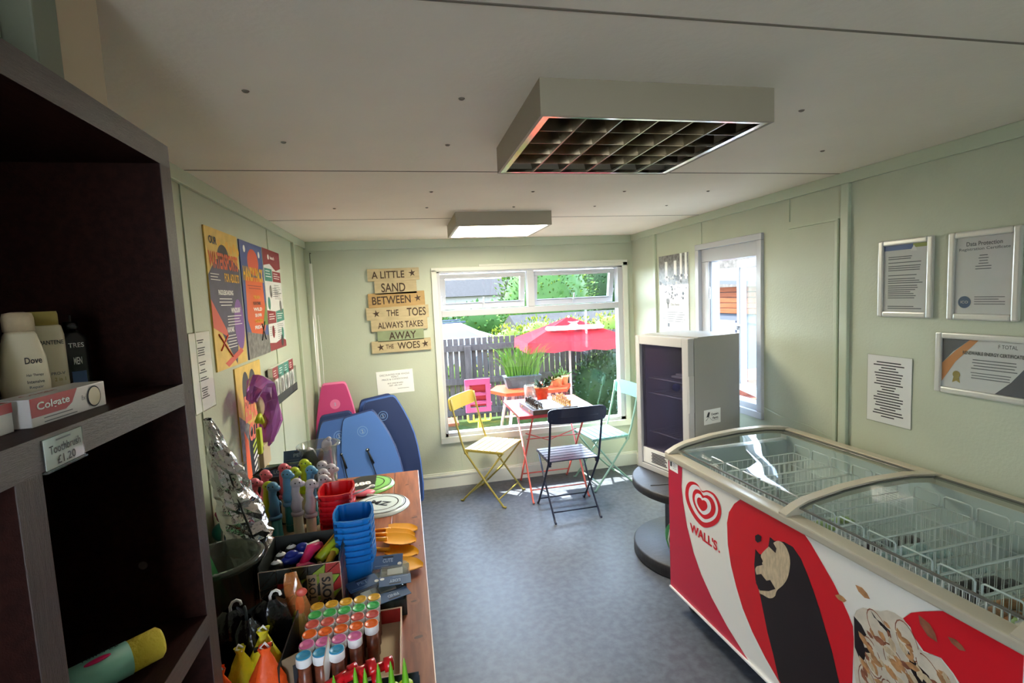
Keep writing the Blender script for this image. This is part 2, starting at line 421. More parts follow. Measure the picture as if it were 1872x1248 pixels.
for x0, x1 in ((.318, 1.10), (1.165, 1.972)):
    M = basis((x0, 4.52, 1.905), (1, 0, 0), (0, -math.sin(math.radians(13)), math.cos(math.radians(13))))
    W = x1 - x0; hh = .325; m = MB()
    for a, b in (((.004, -.045, -.03), (W - .004, -.004, .02)), ((.004, -hh, -.03), (W - .004, -hh + .05, .02)), ((.004, -hh + .05, -.03), (.05, -.045, .02)), ((W - .05, -hh + .05, -.03), (W - .004, -.045, .02))): m.bx(a, b, 'upvc', bev=.005)
    m.bx((.05, -hh + .05, .0), (W - .05, -hh + .056, .024), 'grey_seal').bx((.18, -.045, .016), (W - .18, -.028, .028), 'upvc')
    v = m.build('vent_sash', win, M)
    MB().bx((.05, -hh + .05, -.008), (W - .05, -.045, -.005), 'pane').build('pane', v)
    MB().box((W * .5, -hh + .03, .026), (.022, .05, .012), 'upvc', bev=.003).box((W * .5, -hh + .075, .036), (.014, .07, .012), 'upvc', bev=.004).build('handle', v)
    for xx in (.012, W - .012): MB().tube([(xx, -hh + .01, 0), (xx, -.19, .045)], .003, 'chrome', 6).build('stay', v)
# the window in the right wall, its sash pushed open
win = thing('window_2', None, None, kind='structure'); m = MB()
for a, b in (((2.105, 3.33, .895), (2.135, 3.375, 1.95)), ((2.105, 2.67, .895), (2.135, 2.715, 1.95)), ((2.105, 2.67, .85), (2.135, 3.375, .895)), ((2.105, 2.67, 1.95), (2.135, 3.375, 1.99))): m.bx(a, b, 'upvc', bev=.005)
struct(m, 'window_casing', win); m = MB()
for a, b in (((2.135, 3.25, .93), (2.225, 3.34, 1.86)), ((2.135, 2.70, .93), (2.225, 2.74, 1.86)), ((2.135, 2.70, .88), (2.225, 3.34, .93)), ((2.135, 2.70, 1.86), (2.225, 3.34, 1.96))): m.bx(a, b, 'upvc', bev=.005)
m.bx((2.146, 3.245, .93), (2.16, 3.25, 1.86), 'grey_seal').bx((2.142, 3.246, 1.60), (2.152, 3.262, 1.68), 'chrome')
struct(m, 'window_frame', win)
M = T(2.24, 2.735, .93, math.radians(-14)); m = MB(); W = .50; hh = .93
for a, b in (((-.02, 0, 0), (.03, .055, hh)), ((-.02, W - .055, 0), (.03, W, hh)), ((-.02, .055, 0), (.03, W - .055, .06)), ((-.02, .055, hh - .06), (.03, W - .055, hh))): m.bx(a, b, 'upvc', bev=.006)
m.bx((-.024, W - .064, .05), (-.018, W - .055, hh - .05), 'grey_seal')
v = m.build('window_sash', win, M)
MB().bx((.003, .05, .05), (.007, W - .05, hh - .05), 'pane').build('pane', v)
MB().box((-.03, W - .028, .46), (.016, .02, .05), 'upvc', bev=.004).box((-.045, W - .075, .475), (.014, .12, .016), 'upvc', bev=.004).build('handle', v)

# ---------------------------------------------------------------- ceiling lights
def light_fitting(x0, x1, y0, y1, h, label, louvre):
    t = thing('ceiling_light', label, 'light', T((x0 + x1) / 2, (y0 + y1) / 2, H)); W, D = x1 - x0, y1 - y0; m = MB()
    for a, b in (((-W / 2, -D / 2, -h), (-W / 2 + .008, D / 2, 0)), ((W / 2 - .008, -D / 2, -h), (W / 2, D / 2, 0)), ((-W / 2 + .008, -D / 2, -h), (W / 2 - .008, -D / 2 + .008, 0)), ((-W / 2 + .008, D / 2 - .008, -h), (W / 2 - .008, D / 2, 0)), ((-W / 2 + .008, -D / 2 + .008, -.008), (W / 2 - .008, D / 2 - .008, 0))): m.bx(a, b, 'fitting')
    m.build('housing', t)
    if louvre:
        m = MB()
        for a, b in (((-W / 2 + .008, -D / 2 + .008, -h + .001), (-W / 2 + .026, D / 2 - .008, -h + .012)), ((W / 2 - .026, -D / 2 + .008, -h + .001), (W / 2 - .008, D / 2 - .008, -h + .012)), ((-W / 2 + .026, -D / 2 + .008, -h + .001), (W / 2 - .026, -D / 2 + .02, -h + .012)), ((-W / 2 + .026, D / 2 - .02, -h + .001), (W / 2 - .026, D / 2 - .008, -h + .012))): m.bx(a, b, 'chrome')
        m.build('rim', t); iw, idp = W - .052, D - .04
        for k in range(1, 7):
            if k < 6:
                x = -iw / 2 + iw * k / 6; m = MB()   # parabolic blade
                m.add([(x - .002, -idp / 2, -h + .003), (x + .002, -idp / 2, -h + .003), (x + .014, -idp / 2, -h + .055), (x - .014, -idp / 2, -h + .055), (x - .002, idp / 2, -h + .003), (x + .002, idp / 2, -h + .003), (x + .014, idp / 2, -h + .055), (x - .014, idp / 2, -h + .055)],
                      [(0, 1, 5, 4), (1, 2, 6, 5), (2, 3, 7, 6), (3, 0, 4, 7), (0, 3, 2, 1), (4, 5, 6, 7)], 'louver'); m.build('blade', t)
        for k in range(1, 5):
            y = -idp / 2 + idp * k / 5; m = MB()
            m.add([(-iw / 2, y - .001, -h + .004), (-iw / 2, y + .001, -h + .004), (-iw / 2, y + .006, -h + .05), (-iw / 2, y - .006, -h + .05), (iw / 2, y - .001, -h + .004), (iw / 2, y + .001, -h + .004), (iw / 2, y + .006, -h + .05), (iw / 2, y - .006, -h + .05)],
                  [(0, 4, 5, 1), (1, 5, 6, 2), (2, 6, 7, 3), (3, 7, 4, 0), (0, 1, 2, 3), (4, 7, 6, 5)], 'louver'); m.build('cross_blade', t)
        m = MB()   # curved reflectors behind the tubes
        for k in range(3):
            cx = -iw / 2 + iw * (k + .5) / 3; pts = [(cx + (iw / 6 - .004) * math.cos(PI * q / 8), -h + .057 + .022 * math.sin(PI * q / 8)) for q in range(9)]
            vs = [(x, yy, z) for x, z in pts for yy in (-idp / 2, idp / 2)]; m.add(vs, [(2 * q, 2 * q + 1, 2 * q + 3, 2 * q + 2) for q in range(8)], 'louver', smooth=True)
        m.build('reflector', t)
    else:
        m = MB()
        for a, b in (((-W / 2 + .008, -D / 2 + .008, -h), (-W / 2 + .022, D / 2 - .008, -h + .01)), ((W / 2 - .022, -D / 2 + .008, -h), (W / 2 - .008, D / 2 - .008, -h + .01)), ((-W / 2 + .022, -D / 2 + .008, -h), (W / 2 - .022, -D / 2 + .018, -h + .01)), ((-W / 2 + .022, D / 2 - .018, -h), (W / 2 - .022, D / 2 - .008, -h + .01))): m.bx(a, b, 'white_paint')
        m.build('rim', t); MB().bx((-W / 2 + .022, -D / 2 + .018, -h + .004), (W / 2 - .022, D / 2 - .018, -h + .008), 'diffuser').build('diffuser', t)
    return t
light_fitting(.352, 1.0, 1.215, 1.79, .088, 'large unlit square ceiling light with mirrored louvre grid, nearest the camera', True)
light_fitting(.335, .935, 3.08, 3.66, .085, 'smaller square ceiling light glowing pale cream, near the back wall', False)

# ---------------------------------------------------------------- left wall papers
def sheet(w_, h_, m_, th=.004): return MB().bx((0, -h_, 0), (w_, 0, th), m_)
def person_blob(m, x, y, s, mt, z):   # generic plain figure on a poster
    m.disc(x, y + s * 1.1, s * .28, z, mt, ry=s * .32); m.flat([(x - s * .45, y + s * .7), (x + s * .45, y + s * .7), (x + s * .3, y - s * .5), (x - s * .3, y - s * .5)], z, mt)
Z = .0046
m = sheet(.413, .605, 'poster_yellow', .006).flat([(.0, -.20), (.10, -.13), (.32, -.12), (.413, -.16), (.413, -.42), (.30, -.50), (.26, -.60), (.10, -.45), (0, -.40)], .0066, 'poster_navy')
m.disc(.20, -.12, .075, .0064, 'poster_dark', ry=.06).disc(.34, -.42, .07, .0068, 'purple', ry=.12).flat([(.0, -.30), (.16, -.44), (.17, -.47), (0, -.42)], .0072, 'poster_red').flat([(.1, -.58), (.33, -.53), (.36, -.55), (.14, -.6)], .0072, 'poster_red')
for k in range(6): m.disc(.16 + .05 * k, -.06 - .014 * (k % 2), .02, .0062, 'cap_yellow')
m.text('OUR', .085, -.052, .09, .034, .0075, 'poster_dark', bold=.03).text('WATERSPORTS', .205, -.135, .37, .072, .0078, 'poster_orange', bold=.03).text('FOR ADULTS', .29, -.205, .20, .04, .0078, 'cap_yellow', bold=.03)
m.text('PADDLEBOARDING', .19, -.272, .19, .022, .0078, 'paper', bold=.03).text('WINDSURF', .30, -.352, .13, .024, .0078, 'paper', bold=.03).text('KAYAK', .21, -.438, .09, .024, .0078, 'paper', bold=.03)
m.lines(.09, .27, -.30, .014, 3, .0078, 'paper', center=True).lines(.18, .38, -.378, .013, 4, .0078, 'paper').lines(.15, .28, -.465, .013, 5, .0078, 'paper', center=True).lines(.02, .14, -.195, .012, 3, .0078, 'paper')
m.tube([(.05, -.45, .009), (.20, -.56, .009)], .003, 'poster_red', 5).tube([(.06, -.52, .009), (.16, -.46, .009)], .003, 'poster_red', 5)
tag(m.build('poster', M=on_left(2.288, 2.027)), 'navy and yellow water sports poster, nearest camera of the upper row', 'poster')
m = sheet(.40, .60, 'poster_blue', .006).flat([(.05, -.18), (.36, -.18), (.38, -.42), (.30, -.50), (.10, -.50), (.03, -.40)], .0064, 'poster_orange').disc(.21, -.10, .10, .0064, 'poster_red', ry=.07).flat([(.0, -.46), (.4, -.50), (.4, -.6), (0, -.6)], .0066, 'poster_grey').flat([(.30, -.44), (.4, -.30), (.4, -.44)], .0068, 'poster_green')
m.text('HANDY PACK', .20, -.165, .36, .075, .0078, 'cap_yellow', bold=.04)
for k, (t_, c_) in enumerate((('THE NEW', 'cap_yellow'), ('KAYAK', 'poster_dark'), ('WILD', 'paper'), ('SEA SWIM', 'paper'), ('THURS', 'cap_yellow'), ('FRIDAY', 'paper'))): m.text(t_, .22, -.285 - .032 * k, .12 + .02 * (k % 3), .018, .0078, c_, bold=.03)
m.lines(.06, .34, -.225, .014, 2, .0078, 'poster_maroon', center=True).disc(.07, -.04, .018, .007, 'paper').disc(.33, -.05, .018, .007, 'paper').tube([(.25, -.52, .009), (.33, -.42, .009)], .003, 'poster_dark', 5).tube([(.33, -.52, .009), (.27, -.43, .009)], .003, 'poster_dark', 5)
tag(m.build('poster', M=on_left(2.735, 2.023)), 'blue poster with large orange panel, middle of the upper row', 'poster')
m = sheet(.40, .60, 'gloss_paper', .006).flat([(0, 0), (.4, 0), (.4, -.10), (.28, -.12), (.14, -.085), (0, -.10)], .0064, 'poster_maroon').rect(.01, -.19, .18, -.115, .0064, 'poster_teal').rect(.19, -.19, .39, -.125, .0064, 'poster_maroon').flat([(0, -.36), (.19, -.37), (.19, -.44), (0, -.44)], .0064, 'poster_maroon').flat([(.2, -.37), (.4, -.355), (.4, -.43), (.2, -.44)], .0064, 'poster_teal').flat([(0, -.55), (.14, -.56), (.3, -.54), (.4, -.56), (.4, -.6), (0, -.6)], .0064, 'poster_maroon')
m.text('beach', .21, -.045, .10, .02, .007, 'paper', bold=.02).disc(.12, -.045, .016, .007, 'paper')
for x, y, c_ in ((.12, -.25, 'poster_grey'), (.06, -.32, 'poster_teal'), (.33, -.34, 'poster_grey'), (.1, -.49, 'poster_maroon'), (.33, -.51, 'poster_teal'), (.3, -.555, 'poster_dark')): m.disc(x, y, .028, .007, c_, ry=.038)
for x0, x1, y in ((.2, .38, -.21), (.16, .30, -.23), (.2, .38, -.245), (.02, .16, -.46), (.2, .38, -.45), (.2, .30, -.49)): m.lines(x0, x1, y, .012, 5, .007, 'softink')
m.lines(.03, .17, -.13, .016, 3, .007, 'paper').lines(.21, .37, -.14, .014, 3, .007, 'paper').lines(.03, .17, -.385, .014, 3, .007, 'paper').lines(.22, .37, -.385, .014, 3, .007, 'paper')
tag(m.build('poster', M=on_left(3.148, 2.025)), 'white poster with maroon and teal bands, furthest of the upper row', 'poster')
m = sheet(.41, .60, 'poster_yellow', .006).disc(.14, -.12, .055, .0062, 'poster_dark', ry=.09).disc(.25, -.12, .06, .0062, 'poster_dark', ry=.09).rect(.09, -.20, .30, -.14, .0064, 'poster_dark')
m.flat([(0, -.22), (.2, -.32), (.26, -.6), (0, -.6)], .0064, 'poster_grey').flat([(.12, -.34), (.33, -.26), (.33, -.6), (.10, -.6)], .0067, 'slate_grey').flat([(.05, -.30), (.10, -.36), (.12, -.6), (.04, -.6)], .007, 'cap_orange')
m.text('BEACH', .22, -.21, .26, .13, .0075, 'poster_salmon', bold=.04, shear=.1).text('CLUB', .22, -.33, .19, .09, .0075, 'poster_salmon', bold=.04, shear=.1)
for k in range(6): m.flat([(.16, -.40 - .03 * k), (.24, -.37 - .03 * k), (.24, -.385 - .03 * k), (.16, -.415 - .03 * k)], .0074, 'lime' if k < 2 else 'paper')
tag(m.build('poster', M=on_left(2.495, 1.407)), 'yellow poster with dark hills, hanging below the upper row', 'poster')
m = sheet(.20, .30, 'paper', .001)
for a, b in ((-.03, 2), (-.06, 4), (-.115, 2), (-.145, 2), (-.175, 2), (-.215, 5)): m.lines(.05, .15, a, .009, b, .0016, 'ink', center=True, jit=.6, th=.45)
m.bx((-.004, -.304, -.0004), (.204, .004, .0012), 'cover_glass')
tag(m.build('notice', M=on_left(2.042, 1.597, .003)), 'white laminated notice on the left wall beside the dark bookshelf', 'notice')
t = thing('leaflet_holder', 'wall-mounted grey leaflet holder below the maroon and teal poster', 'holder', on_left(3.0, 1.13, .002))
m = MB().bx((0, 0, 0), (.55, .20, .004), 'clear_plastic').bx((0, 0, .004), (.55, .006, .05), 'zinc').bx((0, 0, .046), (.55, .05, .05), 'zinc')
for x in (0, .137, .274, .411, .546): m.bx((x, 0, .004), (x + .004, .16, .05), 'clear_plastic')
m.build('rack', t)
for k in range(4):
    x = .01 + .1365 * k
    m = MB().bx((x, .008, .012), (x + .12, .21, .036), 'gloss_paper')
    c_ = ('poster_maroon', 'poster_teal', 'poster_teal', 'poster_maroon')[k]
    m.rect(x, .14, x + .12, .21, .0366, c_).lines(x + .02, x + .09, .19, .014, 3, .037, 'paper').disc(x + .07, .09, .03, .0368, 'poster_grey', ry=.04).lines(x + .02, x + .09, .05, .012, 2, .037, 'softink')
    o = m.build('leaflet_pile', M=on_left(3.0, 1.13, .002)); tag(o, ['maroon-topped leaflets at the near end of the wall holder', 'teal-topped leaflets, second pile from the near end of holder', 'teal-topped leaflets, third pile from the near end of holder', 'maroon-topped leaflets at the far end of the wall holder'][k], 'leaflets', 'leaflets in the wall holder')

# window pole in the corner
m = MB().tube([(-.725, 4.40, 2.02), (-.735, 4.38, .04)], .013, 'white_paint', 10).tube([(-.725, 4.40, 2.02), (-.725, 4.40, 2.09), (-.722, 4.39, 2.105), (-.712, 4.385, 2.10)], .003, 'black', 6).tube([(-.70, 4.41, 1.6), (-.69, 4.41, 1.2), (-.70, 4.41, .9)], .003, 'white', 6)
tag(m.build('window_pole'), 'long white window pole with black hook leaning in the back corner', 'pole')

# ---------------------------------------------------------------- back wall sign and notice
t = thing('wooden_sign', 'stack of cream wooden planks with beach verse on back wall', 'sign', on_back(-.07, 1.592, .0) @ Matrix.Diagonal((1, 1.085, 1, 1)))
def star(m, x, y, r, z, mt='sign_ink'):
    m.flat([(x + (r if k % 2 == 0 else r * .36) * math.cos(PI / 2 + PI * k / 5 + .12), y + (r if k % 2 == 0 else r * .36) * math.sin(PI / 2 + PI * k / 5 + .12)) for k in range(10)], z, mt)
rows = [(-.215, .215, .342, .246, 'sign_cream', [('A LITTLE', -.045, .27, .055)], [(.155, .30)], .006), (-.165, .185, .246, .14, 'sign_cream', [('SAND', -.01, .20, .07)], [], 0),
        (-.222, .25, .155, .04, 'sign_tan', [('BETWEEN', -.03, .32, .062)], [(.19, .10)], .02), (-.247, .275, .045, -.055, 'sign_cream', [('THE', -.03, .10, .05), ('TOES', .17, .16, .065)], [(-.165, -.005)], .012),
        (-.215, .258, -.055, -.145, 'sign_cream', [('ALWAYS TAKES', .03, .38, .05)], [], .012), (-.17, .22, -.14, -.23, 'sign_green', [('AWAY', .04, .23, .06)], [], .01), (-.225, .275, -.22, -.315, 'sign_cream', [('THE', -.075, .065, .034), ('WOES', .085, .19, .055)], [(-.15, -.27), (.225, -.265)], .012)]
for k, (x0, x1, y1, y0, mt, tx, st, rl) in enumerate(rows):
    m = MB().bx((x0, y0, .012), (x1, y1, .026), mt, bev=.002)
    for s_, x, w_, h_ in tx: m.text(s_, x, (y0 + y1) / 2, w_, h_, .0266, 'sign_ink', bold=.015)
    for x, y in st: star(m, x, y, .032, .0266)
    m.build('plank', t, Matrix.Rotation(rl, 4, 'Z'))
MB().bx((-.14, -.30, 0), (-.10, .33, .012), 'plank_edge').bx((.12, -.30, 0), (.16, .33, .012), 'plank_edge').build('batten', t)
m = sheet(.31, .20, 'paper', .001).text('DISCOUNTED FOR WHOLE', .155, -.035, .25, .016, .0016, 'softink').text('FAMILY', .155, -.055, .06, .014, .0016, 'softink').text('PRICE & CONDITIONS', .155, -.075, .22, .014, .0016, 'softink').text('BUY ONE BOARD', .155, -.11, .13, .011, .0016, 'ink').text('GET 10% OFF', .155, -.13, .11, .011, .0016, 'ink').lines(.17, .28, -.16, .012, 1, .0016, 'softink')
tag(m.build('notice', M=on_back(-.274, 1.085, .003, .03)), 'white paper notice on the back wall under the wooden sign', 'notice')

# ---------------------------------------------------------------- right wall frames, papers
def frame(y0, z1, w_, h_, art, label, roll=0):
    t = thing('picture_frame', label, 'frame', on_right(y0, z1, .002, roll)); b = .024; m = MB()
    for a, c in (((0, -h_), (b, 0)), ((w_ - b, -h_), (w_, 0)), ((b, -b), (w_ - b, 0)), ((b, -h_), (w_ - b, -h_ + b))): m.bx((a[0], a[1], 0), (c[0], c[1], .016), 'silver_frame', bev=.006)
    m.build('frame', t); m = MB().bx((b - .003, -h_ + b - .003, .002), (w_ - b + .003, -b + .003, .006), 'gloss_paper'); art(m, b, w_ - b, -h_ + b, -b, .0066); m.build('certificate', t)
    MB().bx((b - .002, -h_ + b - .002, .0095), (w_ - b + .002, -b + .002, .0105), 'cover_glass').build('cover', t)
def art1(m, x0, x1, y0, y1, z):
    m.rect(x0, y1 - .022, x0 + .13, y1, z, 'cert_blue').rect(x0 + .13, y1 - .016, x1, y1, z, 'cert_lime').flat([(x1 - .075, y1 - .03), (x1 - .06, y1 - .005), (x1 - .045, y1 - .03)], z + .0004, 'paper')
    for y, n_ in ((-.075, 2), (-.10, 1), (-.115, 3), (-.155, 1), (-.17, 3), (-.20, 4), (-.235, 3), (-.29, 2)): m.lines(x0 + .02, x1 - .02, y - .0, .009, n_, z, 'softink', th=.4)
def art2(m, x0, x1, y0, y1, z):
    m.text('Data Protection', (x0 + x1) / 2, y1 - .025, .12, .016, z, 'softink', bold=.015).text('Registration Certificate', (x0 + x1) / 2, y1 - .046, .17, .014, z, 'softink', bold=.01).lines(x0 + .06, x1 - .06, y1 - .07, .01, 6, z, 'softink', center=True, th=.3, jit=.7)
    m.disc(x0 + .036, y0 + .045, .023, z, 'seal_blue').text('ICO', x0 + .036, y0 + .045, .026, .01, z + .0005, 'paper').lines(x0 + .07, x1 - .02, y0 + .065, .009, 4, z, 'softink', th=.3)
def art3(m, x0, x1, y0, y1, z):
    m.flat([(x0, y1), (x0 + .10, y1), (x0 + .04, y1 - .05), (x0, y1 - .10)], z, 'cert_grey').flat([(x0 + .10, y1), (x0 + .13, y1), (x0 + .05, y1 - .09), (x0, y0 + .02), (x0, y1 - .10), (x0 + .05, y1 - .045)], z + .0003, 'cert_orange').flat([(x1, y0), (x1 - .10, y0), (x1 - .05, y0 + .05), (x1, y0 + .12)], z, 'cert_grey')
    m.text('RENEWABLE ENERGY CERTIFICATE', .20, y1 - .05, .20, .013, z + .0005, 'ink', bold=.02).text('F TOTAL', .25, y1 - .018, .06, .014, z + .0005, 'ink').disc(x0 + .055, y0 + .055, .014, z + .0005, 'gold').flat([(x0 + .045, y0 + .045), (x0 + .065, y0 + .045), (x0 + .07, y0 + .022), (x0 + .055, y0 + .03), (x0 + .04, y0 + .022)], z + .0004, 'gold')
    m.lines(.13, x1 - .03, y1 - .075, .011, 4, z + .0005, 'softink', th=.3, center=True).lines(.13, x1 - .05, y1 - .125, .01, 3, z + .0005, 'softink', th=.3, center=True)
frame(1.907, 1.848, .242, .337, art1, 'silver-framed portrait certificate with blue banner, furthest from camera', .0)
frame(1.606, 1.846, .242, .338, art2, 'silver-framed grey certificate with round blue seal at lower left')
frame(1.645, 1.456, .337, .243, art3, 'silver-framed landscape certificate with orange and grey corner')
m = sheet(.212, .31, 'paper', .001)
m.lines(.03, .18, -.03, .0125, 21, .0016, 'ink', center=True, jit=.6, th=.42).bx((-.003, -.314, -.0004), (.215, .003, .0012), 'cover_glass')
tag(m.build('notice', M=on_right(1.961, 1.332, .003)), 'white laminated list taped to right wall above the red freezer', 'notice')
m = sheet(.445, .61, 'gloss_paper', .005).rect(0, -.24, .445, 0, .0056, 'poster_grey').rect(.10, -.17, .14, -.05, .006, 'paper').rect(.24, -.17, .28, -.05, .006, 'paper').rect(.33, -.2, .36, 0, .006, 'paper').rect(.4, -.2, .43, 0, .006, 'paper')
rr = random.Random(3)
for k in range(60):
    a, b = rr.uniform(.01, .43), -.17 - rr.random() ** 1.6 * .18; m.disc(a, b, rr.uniform(.006, .015), .0062 + k * 1e-5, rr.choice(['poster_dark', 'paper', 'softink']), seg=6)
m.disc(.14, -.37, .028, .0062, 'poster_grey', seg=7).bx((.135, -.43, .005), (.145, -.38, .0063), 'ink').text('Day Away', .25, -.40, .13, .026, .0064, 'softink', shear=.2).lines(.05, .40, -.46, .018, 5, .0064, 'softink', center=True, th=.25).bx((.13, -.58, .005), (.16, -.55, .0063), 'softink')
tag(m.build('poster', M=on_right(3.93, 1.952, .002)), 'white and grey poster of hanging flowers beside the side window', 'poster')
tag(MB().tube([(2.118, 2.66, .93), (2.116, 2.5, .905), (2.118, 2.3, .90), (2.117, 2.14, .87), (2.118, 2.12, .5)], .003, 'sage_trim', 6).build('cable'), 'thin painted cable clipped along right wall behind the freezer', 'cable')
# ---------------------------------------------------------------- folding bistro chairs (one built, two copied with their own paint)
def make_chair(label, M, seat_m, leg_m):
    t = thing('folding_chair', label, 'chair', M, 'folding bistro chairs around the window table')
    r = .0085
    for s in (-1, 1):
        x = .197 * s
        MB().tube([(x, -.262, .86), (x, -.25, .78), (x, -.222, .66), (x, -.185, .52), (x, -.155, .43), (x, .02, .20), (x, .155, .03), (x, .172, .008), (x, .195, .008)], [r] * 9, leg_m, 8).build('back_leg', t)
        x = .178 * s
        MB().tube([(x, .175, .437), (x, .0, .215), (x, -.19, .03), (x, -.206, .008), (x, -.228, .008)], r * .95, leg_m, 8).build('front_leg', t)
        MB().box((x * 1.05, -.15, .425), (.02, .03, .03), leg_m, bev=.004).build('hinge', t)
    MB().tube([(-.197, .13, .062), (.197, .13, .062)], .006, leg_m, 8).build('stretcher', t)
    MB().tube([(-.178, -.158, .062), (.178, -.158, .062)], .006, leg_m, 8).build('stretcher', t)
    m = MB()
    for k in range(6):
        y0 = -.165 + k * .0585; m.box((0, y0 + .027, .449), (.38, .052, .009), seat_m, bev=.003)
    for x in (-.183, .183): m.bx((x - .009, -.165, .432), (x + .009, .185, .445), leg_m)
    m.build('seat', t)
    # back panel: slightly curved board, rounded corners, a pressed groove
    m = MB(); nx = 12; W, hh = .222, .058
    def P(u, v, d): return (u * W, -.268 - .020 * (1 - u * u) + d - v * .008 + .0, .815 + v * hh)
    out = []
    for k in range(48):
        a = 2 * PI * k / 48; cx, cy = math.cos(a), math.sin(a); u = math.copysign(abs(cx) ** .28, cx); v = math.copysign(abs(cy) ** .42, cy); out.append((u, v))
    for d, fl in ((-.004, False), (.004, True)):
        vs = []; fs = []
        for q in range(4):
            for u, v in out: vs.append(P(u * 1.0, v * (1 - q / 3), d))
        for q in range(3):
            for k in range(48): a = (q * 48 + k, q * 48 + (k + 1) % 48, (q + 1) * 48 + (k + 1) % 48, (q + 1) * 48 + k); fs.append(a if fl else a[::-1])
        m.add(vs, fs, seat_m, smooth=False)
    vs = [P(u, v, -.004) for u, v in out] + [P(u, v, .004) for u, v in out]; m.add(vs, [(k, (k + 1) % 48, 48 + (k + 1) % 48, 48 + k) for k in range(48)], seat_m)
    m.tube([P(u, -.15, -.0045) for u in (-.7, -.35, 0, .35, .7)], .0022, seat_m, 6)
    for u in (-.88, .88):
        for v in (-.5, .5): m.ell(P(u, v, -.005), (.005, .003, .005), leg_m, seg=8, rings=5)
    m.build('backrest', t)
    return t
def facing(x, y, deg): return T(x, y, 0, math.radians(deg - 90))
make_chair('dark navy folding metal chair with its back to the camera', facing(1.16, 3.66, 91), 'navy_metal', 'navy_metal')
make_chair('yellow slatted folding metal chair at left of the window table', facing(.652, 4.10, -36), 'yellow_metal', 'yellow_leg')
make_chair('pale mint folding metal chair at right of the window table', facing(1.635, 4.125, 186), 'mint_metal', 'mint_leg')

# ---------------------------------------------------------------- folding bistro table
t = thing('bistro_table', 'coral pink folding metal table in front of the window', 'table', T(1.157, 4.105, 0))
m = MB().box((0, 0, .737), (.67, .65, .012), 'coral', bev=.005)
for k in range(-4, 5): m.bx((-.31, k * .066 - .0015, .7428), (.31, k * .066 + .0015, .7436), 'coral_leg')
m.bx((-.33, -.32, .715), (.33, -.31, .735), 'coral').bx((-.33, .31, .715), (.33, .32, .735), 'coral').bx((-.33, -.31, .715), (-.32, .31, .735), 'coral').bx((.32, -.31, .715), (.33, .31, .735), 'coral')
m.build('tabletop', t)
for x, s in ((-.232, 1), (.242, 1)): MB().tube([(x, .28, .71), (x, -.25 + .02, .03), (x, -.25, .008), (x, -.27, .008)], .008, 'coral_leg').build('leg', t)
for x in (-.215, .225): MB().tube([(x, -.28, .71), (x, .25, .03), (x, .265, .008), (x, .285, .008)], .008, 'coral_leg').build('leg', t)
MB().tube([(-.232, -.19, .085), (.242, -.19, .085)], .005, 'coral_leg').build('stretcher', t)
MB().tube([(-.215, .21, .085), (.225, .21, .085)], .006, 'coral_leg').build('stretcher', t)
MB().tube([(-.22, -.03, .52), (.0, .05, .42), (.23, -.03, .52)], .005, 'coral_leg').build('brace', t)
MB().tube([(-.232, -.1, .49), (.242, -.1, .49)], .005, 'coral_leg').build('stretcher', t)

# chess set
ZB = .7855; bm_ = T(1.108, 3.965, .744, math.radians(4)); t = thing('chess_board', 'dark wooden chess board box standing on the coral table', 'board', bm_)
m = MB().bx((-.19, -.19, 0), (.19, .19, .038), 'board_dark', bev=.003)
for i in range(8):
    for j in range(8):
        x, y = -.16 + i * .04, -.16 + j * .04; m.rect(x, y, x + .04, y + .04, .0386, 'board_light' if (i + j) % 2 else 'board_square')
m.build('case', t)
for y in (-.10, .10): MB().box((-.192, y, .02), (.005, .022, .012), 'gold', bev=.001).build('clasp', t)
base = [(.0135, 0), (.0135, .004), (.010, .007)]
prof = {'pawn': base + [(.006, .012), (.005, .024), (.008, .027), (.004, .029), (.0075, .034), (.0075, .037), (.004, .042), (0, .043)],
        'rook': base + [(.008, .012), (.007, .032), (.0105, .035), (.0105, .044), (.006, .044), (.006, .040), (0, .040)],
        'bishop': base + [(.007, .014), (.0055, .034), (.009, .038), (.005, .041), (.0085, .048), (.006, .056), (.002, .062), (0, .064)],
        'queen': base + [(.008, .016), (.006, .042), (.010, .046), (.006, .049), (.0105, .062), (.007, .062), (.003, .067), (0, .070)],
        'king': base + [(.008, .016), (.0065, .046), (.0105, .050), (.007, .053), (.010, .066), (.006, .070), (0, .071)]}
def piece(kind, col, M, label, src={}):
    k = (kind, col); nm = 'chess_' + kind
    if k in src: o = clone(src[k], M)
    else:
        m = MB(); mt = 'piece_' + col
        if kind == 'knight':
            m.lathe(base + [(.009, .012), (0, .013)], mt, seg=12); m.tube([(0, 0, .01), (-.002, .0, .026), (.003, 0, .040), (.004, 0, .048)], [.0085, .008, .0075, .004], mt, 8).tube([(-.003, 0, .043), (.008, 0, .038), (.014, 0, .033)], [.006, .0055, .0035], mt, 8)
        else:
            m.lathe(prof[kind], mt, seg=14)
            if kind == 'king': m.box((0, 0, .076), (.002, .002, .012), mt).box((0, 0, .077), (.008, .002, .002), mt)
        o = m.build(nm, M=M); src[k] = o
    tag(o, label, 'chess piece', '%s chess %ss' % ('dark' if col == 'dark' else 'tan', kind)); return o
order = ['rook', 'knight', 'bishop', 'queen', 'king', 'bishop', 'knight', 'rook']
